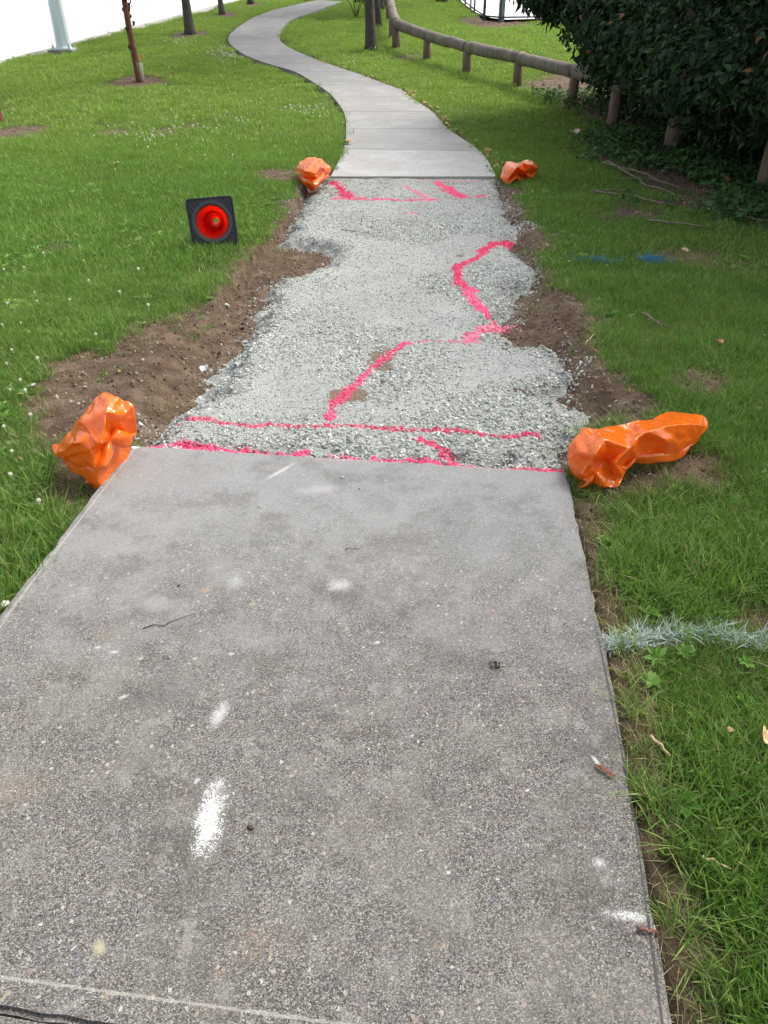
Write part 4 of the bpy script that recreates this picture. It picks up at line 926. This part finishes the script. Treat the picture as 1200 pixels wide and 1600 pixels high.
stick((225,990),(308,968),.0016,'hair thin twig lying on the left of the near slab',M_brown,False,4,.001)
stick((540,868),(562,864),.0018,'tiny twig on the near slab just below the gravel',M_brown,False,5,.001)
stick((1012,1160),(1045,1188),.005,'short pale twig in the grass right of the near slab',M_tan,False,6,.025)
stick((1095,1345),(1138,1365),.005,'pale brown twig in the grass at the lower right',M_tan,False,7,.025)
stick((993,1461),(1028,1467),.004,'small reddish brown twig across the right edge of the near slab',simple('red_brown_twig',(.20,.08,.05),.8),False,8,.002)
stick((532,351),(562,354),.004,'small twig on the gravel below the far paint lines',seed=9,twig=False)
stick((915,538),(936,520),.004,'pale splinter of wood on the soil right of the gravel',M_tan,False,10)
stick((945,640),(968,665),.003,'thin pale root on the soil behind the big orange bag',M_tan,False,11,.01)
hp = [((940,262),(1010,278)),((948,258),(1003,290)),((960,280),(1040,283)),((985,270),(1060,300)),((1000,292),(1080,318)),((990,315),(1050,330)),((1090,318),(1150,325)),((1095,324),(1160,330)),((925,300),(990,298)),((930,305),(975,312)),((1010,350),(1100,360)),((1150,345),(1200,352)),((1020,255),(1080,275)),((1100,280),(1180,300))]
for i, (a_, b_) in enumerate(hp):
    o = stick(a_, b_, random.uniform(.006,.012), ['topmost dead branch left of the leaning log post','dead branch just right of the large pale curled leaf','level dead branch in the middle of the brush pile','dead branch sloping down to the right through the brush pile','lowest sloping dead branch of the brush pile','short dead branch under the brush pile','upper of two level dead sticks below the last log post','lower of two level dead sticks below the last log post','upper level stick in the grass left of the brush pile','lower sloping stick in the grass left of the brush pile','long stick in the grass below the creeper','stick at the right picture side in the bare soil','dead branch lying against the foot of the leaning log post','dead branch between the last two log posts'][i], seed=30+i, lift=random.uniform(.01,.05)); o['group'] = 'dead branches at the hedge foot'
def curled(name, px, py, size, m, label, seed, cat='leaf', lift=.01, thick=.0015, cup=.6):
    r = random.Random(seed); p = P(px,py); bm = bmesh.new(); n = 7
    for i in range(n):
        for j in range(n):
            u, v = i/(n-1)*2-1, j/(n-1)*2-1; rad = math.sqrt(max(0,1-u*u*.8)); x = v*rad*size*.45; y = u*size*.5; z = (x*x*cup*3/size + abs(u)*size*cup*.18) + r.uniform(-.05,.05)*size
            bm.verts.new((x+r.uniform(-.04,.04)*size, y, z))
    bm.verts.ensure_lookup_table()
    for i in range(n-1):
        for j in range(n-1):
            f = bm.faces.new([bm.verts[i*n+j],bm.verts[i*n+j+1],bm.verts[(i+1)*n+j+1],bm.verts[(i+1)*n+j]]); f.smooth = True
    bmesh.ops.remove_doubles(bm, verts=bm.verts, dist=.0004); bmesh.ops.solidify(bm, geom=bm.faces[:], thickness=thick)
    o = obj(name, bm, m, None, (p[0],p[1],sgz(p[0],p[1])+lift), (r.uniform(-.3,.3),r.uniform(-.3,.3),r.uniform(0,6))); return tag(o, label, cat)
curled('dry_leaf', 897, 213, .15, M_pale, 'large pale curled dry leaf on the grass before the hedge', 1, lift=.04)
curled('dry_leaf', 1120, 545, .045, simple('pink_petal',(.62,.22,.20),.6), 'small pinkish curled leaf in the grass right of the gravel', 2, lift=.045)
curled('dry_leaf', 543, 227, .13, M_tan, 'tan curled leaf on the left edge of the far path', 3)
curled('dry_leaf', 307, 322, .07, simple('yellow_leaf',(.50,.33,.10),.6), 'small yellow leaf behind the top of the traffic cone', 4, lift=.36)
bpy.data.objects.remove([o for o in bpy.data.objects if o.get('label') == 'small yellow leaf behind the top of the traffic cone'][0])
curled('dry_leaf', 183, 262, .06, M_tan, 'small tan leaf in the left lawn above the traffic cone', 5, lift=.05)
curled('dry_leaf', 1192, 1165, .042, simple('orange_tan_husk',(.72,.48,.28),.55,.3,60), 'orange tan dried husk in the grass at the right side', 6, lift=.04, cup=1.3)
curled('dry_leaf', 1068, 400, .05, M_tan, 'rust coloured leaf in the grass right of the blue paint spot', 7, lift=.05)
curled('pale_litter', 315, 543, .05, simple('white_rubbish',(.72,.72,.74),.5,.15), 'small white scrap on the brown soil left of the gravel', 8, 'litter', .01)
curled('pale_litter', 100, 715, .001, M_pale, 'x', 9) if False else None
curled('pale_litter', 45, 600, .06, simple('grey_stone_scrap',(.42,.44,.38),.8,.15), 'flat grey green scrap on the bare soil at the left', 10, 'litter', .01, .006, .3)
curled('pale_litter', 8, 942, .03, simple('white_scrap',(.75,.72,.66),.5,.15), 'tiny pale scrap beside the left edge of the near slab', 11, 'litter', .03)
# stones that can be told apart
def rock(px, py, r_, label, m, seed, name='stone'):
    p = P(px,py); me = stone_mesh(name, seed, .75, 2); o = obj(name, me, m, None, (p[0],p[1],sgz(p[0],p[1])+r_*.45), (.2,.3,seed)); o.scale = (r_,)*3; return tag(o, label, 'stone')
M_rock = simple('pale_stone', (.50,.52,.50), .85, .2, 30, .3, 90)
rock(755,517,.026,'largest pale stone on the gravel just below the pink zigzag',M_rock,5); rock(352,460,.02,'pale stone on the soil where turf meets the gravel',M_rock,6); rock(313,600,.02,'pale stone at the left gravel edge above the second pink line',M_rock,8)
rock(393,1300,.008,'small black pebble right of the white splash on the near slab',M_brown,9); rock(281,922,.005,'tiny black pebble at the left middle of the near slab',M_brown,10)
# seed cone-like brown spike and dark dropping
p = P(942,1213); t = thing('brown_catkin', 'rusty brown scaly catkin lying on the slab near its right edge', 'catkin', (p[0],p[1],float(T(p[1]))+SLAB+.005), (0,0,-.75))
M_cat = simple('rusty_brown', (.28,.10,.05), .7, .4, 80); bm = bmesh.new(); tube(bm, [(-.025,0,0),(0,.002,.001),(.028,0,0)], [.0012,.0018,.001], 6); obj('stem', bm, M_cat, t)
for k in range(24):
    bm = bmesh.new(); x = -.022+k*.0019; a = k*2.4; d = Vector((.6,math.cos(a),abs(math.sin(a))*.6+.1)).normalized(); q = d.to_track_quat('Z','Y').to_matrix().to_4x4()
    bmesh.ops.create_cone(bm, cap_ends=True, segments=5, radius1=.0028, radius2=.0006, depth=.009, matrix=Matrix.Translation(Vector((x,0,.002))+d*.004) @ q); obj('scale', bm, M_cat, t)
p = P(775,1047); bm = bmesh.new(); r = random.Random(3)
for k in range(16):
    me_ = Matrix.Translation((r.gauss(0,.008), r.gauss(0,.006), .004+abs(r.gauss(0,.002)))) @ Euler((r.random()*3,r.random()*3,0)).to_matrix().to_4x4() @ Matrix.Diagonal((r.uniform(.002,.006),r.uniform(.002,.004),r.uniform(.002,.004),1)); bmesh.ops.create_icosphere(bm, subdivisions=1, radius=1, matrix=me_)
tag(obj('dirt_clump', bm, M_brown, None, (p[0],p[1],float(T(p[1]))+SLAB-.001)), 'crumbled dark brown dirt clump on the right half of the near slab', 'dirt')
# fallen leaves along the far right path edge
fp = []
for i in range(420):
    t_ = random.uniform(.3, 9); q_ = interp_line(farR, np.array([t_]))[0]; fp.append(q_ + np.array([random.gauss(.08,.07), random.gauss(0,.05)]))
fp = np.array(fp); n = len(fp); bm = bmesh.new()
for v in ((-1,-.5,0),(0,-.9,.3),(1,0,.1),(0,.8,.35),(-.9,.5,.05)): bm.verts.new(v)
bm.verts.ensure_lookup_table(); bm.faces.new(bm.verts[:]); fm = bpy.data.meshes.new('fallen_leaf'); bm.to_mesh(fm); bm.free()
hz_ = hard(fp[:,0],fp[:,1]); z_ = np.where(hz_ < 0, T(fp[:,1])+SLAB+.004, gz(fp[:,0],fp[:,1])+.03)
tag(scatter('fallen_leaves', np.stack([fp[:,0],fp[:,1],z_],1), np.stack([rng.normal(0,.3,n),rng.normal(0,.3,n),rng.uniform(0,6,n)],1), rng.uniform(.010,.028,n), np.zeros(n), [source('leaf_piece', fm, stone_mat('rusty_leaves',[(0,(.16,.07,.03)),(.5,(.34,.18,.08)),(1,(.5,.38,.22))]))]), 'rusty fallen leaf bits along the right edge of the far path', 'leaf litter', kind='stuff')

x = rng.uniform(-3.5, 4.5, 3200); y = rng.uniform(.8, 11, 3200); k = (hard(x,y) > .03) & (sdf(grav,x,y) > .08) & (rng.random(3200) < np.where(x > .8, .30, .10)+.35*(soilmask(x,y) > .5)); x, y = x[k], y[k]; n = len(x)
tag(scatter('lawn_litter', np.stack([x,y,gz(x,y)+np.where(soilmask(x,y) > .5, .006, .03)],1), np.stack([rng.normal(0,.4,n),rng.normal(0,.4,n),rng.uniform(0,6,n)],1), rng.uniform(.004,.013,n), np.zeros(n), [source('leaf_piece', fm, M_tan)]), 'bits of dead leaf and bark scattered over lawn and soil', 'leaf litter', kind='stuff')

# ------------------------------------------------------------------ traffic cone lying with its base to the camera
cb = P(337,394); cz = float(gz(cb[0],cb[1])); HB = .176
tiltc = math.asin((HB-.03)/.71)
cone = thing('traffic_cone', 'orange traffic cone lying on its side, black ribbed base facing the camera', 'traffic cone')
azc = R(9.5)
nrm = Vector((math.sin(azc)*math.cos(tiltc), -math.cos(azc)*math.cos(tiltc), math.sin(tiltc)))     # out of the base underside
xa = Vector((0,0,1)).cross(nrm).normalized(); ya = nrm.cross(xa).normalized()
Mx = Matrix((( xa.x, ya.x, nrm.x),(xa.y,ya.y,nrm.y),(xa.z,ya.z,nrm.z))) @ Matrix.Rotation(R(2.5),3,'Z')
cone.matrix_world = Matrix.Translation(Vector((cb[0],cb[1],cz+.01)) + ya*HB) @ Mx.to_4x4()
M_blk = simple('black_rubber', (.060,.064,.070), .5, .3, 20, .2, 90); M_cone = simple('red_orange_plastic', (.95,.035,.018), .45, .06, 6, Emission_Strength=0)
M_cin, nt_, out_n = mat('red_orange_plastic_thin'); g_c = G(nt_); d_ = g_c.bsdf((1.0,.045,.02), .5)   # thin plastic wall glows with the daylight behind it
nt_.links.new(g_c.n('MixShader', {0:.45, 1:d_, 2:g_c.n('BsdfTranslucent', {0:(1,.12,.05,1)}).outputs[0]}).outputs[0], out_n.inputs[0])
# local frame: +Z = towards the viewer (underside), cone body goes to -Z
bm = bmesh.new(); NS = 64
def ring_sq(bm, z, half, rc, n=NS):
    vs = []
    for i in range(n):
        a = i*2*math.pi/n + math.pi/n; c, s = math.cos(a), math.sin(a); m_ = max(abs(c),abs(s)); x, y = c/m_*half, s/m_*half
        k = half-rc
        if abs(x) > k and abs(y) > k:
            d = Vector((x-math.copysign(k,x), y-math.copysign(k,y))); d = d.normalized()*rc; x, y = math.copysign(k,x)+d.x, math.copysign(k,y)+d.y
        vs.append(bm.verts.new((x,y,z)))
    return vs
def ring_c(bm, z, r_, n=NS): return [bm.verts.new((math.cos(i*2*math.pi/n+math.pi/n)*r_, math.sin(i*2*math.pi/n+math.pi/n)*r_, z)) for i in range(n)]
def bridge(bm, A, B, smooth=False):
    for i in range(len(A)):
        f = bm.faces.new((A[i],A[(i+1)%len(A)],B[(i+1)%len(A)],B[i])); f.smooth = smooth
seqs = [ring_c(bm,-.036,.118), ring_sq(bm,-.036,.162,.02), ring_sq(bm,-.03,.172,.022), ring_sq(bm,0,.176,.024), ring_sq(bm,0,.168,.020), ring_sq(bm,-.020,.163,.018), ring_c(bm,-.020,.150), ring_c(bm,.0,.149), ring_c(bm,.002,.146), ring_c(bm,.0,.128), ring_c(bm,-.012,.124), ring_c(bm,-.03,.119)]
for A, B in zip(seqs[:-1], seqs[1:]): bridge(bm, A, B)
bridge(bm, seqs[-1], seqs[0]); bmesh.ops.recalc_face_normals(bm, faces=bm.faces); obj('base', bm, M_blk, cone)
for k in range(4):
    for da in (-.28,-.10,.10,.28):
        bm = bmesh.new(); a = math.pi/4+k*math.pi/2+da*1.0; r0 = .149; r1 = min(.163/abs(math.cos(a)), .163/abs(math.sin(a))); r1 = min(r1,.21)
        if r1-r0 < .008: continue
        box(bm, (math.cos(a)*(r0+r1)/2, math.sin(a)*(r0+r1)/2, -.0085), (r1-r0+.002,.0055,.0225), Euler((0,0,a))); obj('rib', bm, M_blk, cone)
bm = bmesh.new()                                                  # cone shell, outer and inner skin
oz = [(.127,-.034),(.122,-.05),(.108,-.08),(.096,-.14),(.078,-.28),(.058,-.44),(.040,-.60),(.031,-.69),(.029,-.71)]
inn = [(.020,-.705),(.027,-.68),(.036,-.60),(.054,-.44),(.074,-.28),(.090,-.14),(.100,-.085),(.113,-.05),(.1185,-.028),(.121,-.020)]
seqs = [ring_c(bm, z, r_, 48) for r_, z in oz+inn]
for A, B in zip(seqs[:-1], seqs[1:]): bridge(bm, A, B, True)
bridge(bm, seqs[-1], seqs[0]); bmesh.ops.recalc_face_normals(bm, faces=bm.faces); obj('cone_body', bm, M_cin, cone)
# stepped collar deep inside
bm = bmesh.new(); seqs = [ring_c(bm, z, r_, 40) for r_, z in [(.0575,-.40),(.048,-.398),(.046,-.41),(.045,-.47),(.0525,-.475)]]
for A, B in zip(seqs[:-1], seqs[1:]): bridge(bm, A, B, True)
obj('inner_collar', bm, M_cin, cone)
for z0_, z1_ in ((-.24,-.36),(-.44,-.54)):                        # white reflective sleeves round the outside
    rr_f = lambda z: .1005 + (z+.12)*.1215
    bm = bmesh.new(); seqs = [ring_c(bm, z, r_, 48) for z, r_ in ((z0_, rr_f(z0_)), (z1_, rr_f(z1_)), (z1_, rr_f(z1_)+.003), (z0_, rr_f(z0_)+.003))]
    for A, B in zip(seqs, seqs[1:]+seqs[:1]): bridge(bm, A, B, True)
    obj('reflective_sleeve', bm, simple('white_reflective_sleeve', (.75,.75,.76), .4, .05), cone)
for k in range(44):
    bm = bmesh.new(); a = k*2*math.pi/44; box(bm, (math.cos(a)*.1155, math.sin(a)*.1155, -.033), (.006,.0085,.007), Euler((0,0,a))); obj('slot', bm, M_blk, cone)

# ------------------------------------------------------------------ orange plastic bags
def bag_mat(name, base):
    m, nt, out = mat(name); g = G(nt); co = g.n('TexCoord').outputs['Object']; n1 = g.noise(co, 7, 3); n2 = g.noise(co, 26, 3, .6)
    v = g.n('TexVoronoi', {'Vector':co,'Scale':9.0}, feature='DISTANCE_TO_EDGE').outputs['Distance']
    c = g.mix(n1, tuple(x*.88 for x in base), base); h = g.m('ADD', g.m('MULTIPLY', g.step(v,0,.12), .5), n2); nm = g.bump(h, .10, .006)
    d = g.bsdf(c, .20, nm, Specular_IOR_Level=.55, Coat_Weight=.25); tr = g.n('BsdfTranslucent', {0:(base[0],base[1]*1.1,base[2],1)}).outputs[0]
    nt.links.new(g.n('MixShader', {0:.26,1:d,2:tr}).outputs[0], out.inputs[0]); return m
M_bag = bag_mat('glossy_orange_plastic', (1.0,.205,.014))
from mathutils.geometry import delaunay_2d_cdt
def bag(label, ox, oy, k_, outline, inner, ridges, seed, wr=.006, thick=.11):
    """crumpled sheet modelled fold by fold: outline and fold points (photo position, height above ground), closed underneath"""
    r = random.Random(seed); src = outline + inner; W = [Vector(P(ox+x/k_, oy+y/k_, h)) for x, y, h in src]; n0 = len(outline)
    ed = [(i, (i+1) % n0) for i in range(n0)] + ridges
    V2, E2, F2, ov, _, _ = delaunay_2d_cdt([Vector((x, -y)) for x, y, h in src], ed, [], 1, 1e-4)
    top = []
    for i, o_ in enumerate(ov):
        if o_: top.append(W[o_[0]])
        else: top.append(min(((Vector((src[j][0],-src[j][1]))-V2[i]).length, j) for j in range(len(src)))[1]); top[-1] = W[top[-1]].copy()
    c = sum(W, Vector())/len(W); c.z = float(T(c.y)); bm = bmesh.new(); cr = bm.edges.layers.float.new('crease_edge')
    isb = [bool(o_) and min(o_) < n0 for o_ in ov]; tv = [bm.verts.new(p-c) for p in top]; bv = []
    for i, p in enumerate(top):
        g_ = float(gz(p.x,p.y))
        if isb[i]: bv.append(bm.verts.new(Vector((p.x + (c.x-p.x)*.06, p.y+.012+(c.y-p.y)*.06, max(min(p.z-.02, g_+.25), g_+.004)))-c))
        else: bv.append(bm.verts.new(Vector((p.x,p.y,max(g_+.006, p.z-thick)))-c))
    for f in F2: bm.faces.new([tv[i] for i in f]); bm.faces.new([bv[i] for i in f][::-1])
    idx = {}
    for i, o_ in enumerate(ov):
        for q in o_: idx[q] = i
    for i in range(n0):
        a, b = idx[i], idx[(i+1) % n0]; bm.faces.new((tv[a], bv[a], bv[b], tv[b]))
    bmesh.ops.recalc_face_normals(bm, faces=bm.faces); rs = {frozenset((idx[a],idx[b])) for a, b in ridges}
    pos = {v: i for i, v in enumerate(tv)}
    for e in bm.edges:
        if all(v in pos for v in e.verts):
            k = frozenset(pos[v] for v in e.verts); bd = all(isb[q] for q in k); e[cr] = r.uniform(.75,.95) if k in rs else (r.uniform(.3,.6) if bd else r.choice([0,.1,.3,.5]))
        else: e[cr] = .3
    old = set(bm.verts); bmesh.ops.subdivide_edges(bm, edges=[e for e in bm.edges if all(v in pos for v in e.verts)], cuts=1, use_grid_fill=True)
    for v in bm.verts:
        if v not in old and not any(len(e.link_faces) and any(u in set(bv) for f in e.link_faces for u in f.verts) for e in v.link_edges): v.co += Vector((r.uniform(-1,1),r.uniform(-1,1),r.uniform(-1,1)))*wr*1.3
    for f in bm.faces: f.smooth = True
    o = obj('plastic_bag', bm, M_bag, None, tuple(c)); sb = o.modifiers.new('subsurf','SUBSURF'); sb.levels = 3; sb.render_levels = 3
    for ty_, ns_, st_ in (('VORONOI',.11,wr*1.6),('CLOUDS',.05,wr*1.2),('MUSGRAVE',.03,wr*.35)):
        tx = bpy.data.textures.new('crinkle', ty_); tx.noise_scale = ns_
        if ty_ == 'VORONOI': tx.weight_1 = -1; tx.weight_2 = 1
        dm = o.modifiers.new('crinkle','DISPLACE'); dm.texture = tx; dm.strength = st_; dm.mid_level = .4; dm.texture_coords = 'LOCAL'
    return tag(o, label, 'plastic bag', 'orange plastic bags at the four corners of the gravel')
bag('long orange plastic bag stretched right from the near right corner of the gravel', 820, 560, 3.158,
    [(280,338,.13),(345,343,.16),(440,322,.16),(545,310,.15),(640,295,.14),(710,253,.13),(800,258,.14),(880,285,.12),(917,337,.08),(850,400,.07),(762,468,.05),(695,487,.05),(640,462,.08),(560,498,.07),(492,520,.06),(503,545,.05),(480,590,.03),(455,640,.01),(395,632,.02),(330,618,.02),(240,578,.03),(197,500,.06),(215,440,.09),(240,395,.12)],
    [(405,400,.205),(340,480,.17),(275,575,.065),(440,528,.115),(398,488,.10),(602,355,.205),(520,440,.165),(740,330,.19),(850,320,.16),(700,400,.15),(790,400,.11),(560,328,.165),(270,460,.13),(370,580,.075),(420,560,.04),(500,372,.15),(640,420,.125),(330,400,.17),(640,300,.155),(330,540,.085),(880,335,.12),(560,400,.155),(455,350,.15),(300,510,.10)],
    [(24,25),(25,26),(24,2),(29,30),(30,27),(24,28),(28,27),(29,31),(31,32),(35,42),(24,41),(46,24),(32,44),(33,34)], 4)
bag('upright orange plastic bag slumped at the near left corner of the gravel', 0, 560, 3.0,
    [(455,165,.28),(495,150,.29),(560,175,.30),(632,212,.27),(625,270,.22),(580,340,.17),(540,378,.13),(610,400,.06),(612,420,.04),(560,490,.03),(520,540,.02),(480,590,.01),(400,583,.01),(392,545,.03),(405,525,.05),(330,490,.07),(300,470,.08),(245,450,.07),(232,400,.09),(270,390,.11),(330,330,.16),(380,280,.20),(430,200,.25)],
    [(500,190,.31),(490,262,.285),(385,290,.24),(476,392,.215),(410,345,.22),(552,262,.27),(565,320,.20),(490,402,.15),(430,425,.18),(360,385,.205),(300,425,.13),(400,475,.125),(445,520,.09),(505,455,.10),(565,410,.085),(450,550,.05),(520,490,.05),(445,225,.275),(530,215,.30),(350,440,.14),(590,250,.255)],
    [(25,26),(24,26),(26,30),(32,33),(31,34),(34,35),(23,24),(24,28),(36,39),(27,31),(31,42),(41,28)], 9)
bag('crumpled round orange plastic bag at the far left corner of the gravel', 260, 220, 4.0,
    [(812,170,.12),(830,130,.16),(870,102,.20),(945,102,.21),(1000,130,.17),(1028,165,.12),(1028,200,.07),(990,230,.04),(960,258,.02),(930,275,.01),(885,280,.01),(850,255,.03),(820,210,.08)],
    [(905,140,.24),(868,182,.20),(932,212,.17),(962,165,.21),(915,245,.08),(995,180,.13),(850,215,.13),(890,120,.215),(955,205,.12),(885,235,.10)], [(13,14),(14,15),(13,16),(16,15),(14,19),(15,17),(13,20),(16,18)], 14, .010)
bag('small folded orange plastic bag at the far right corner of the gravel', 700, 220, 4.0,
    [(328,232,.04),(335,190,.09),(360,128,.15),(440,132,.15),(500,112,.17),(545,130,.14),(562,175,.09),(555,195,.05),(510,218,.03),(470,222,.03),(430,228,.04),(395,245,.02),(372,270,.01),(345,255,.02)],
    [(440,160,.19),(380,228,.08),(470,190,.12),(520,175,.13),(500,142,.19),(398,165,.17),(448,205,.07),(360,190,.12),(540,160,.15),(480,160,.13)], [(14,15),(14,20),(18,17),(14,16),(2,19),(14,3),(23,18),(16,23)], 21, .008)
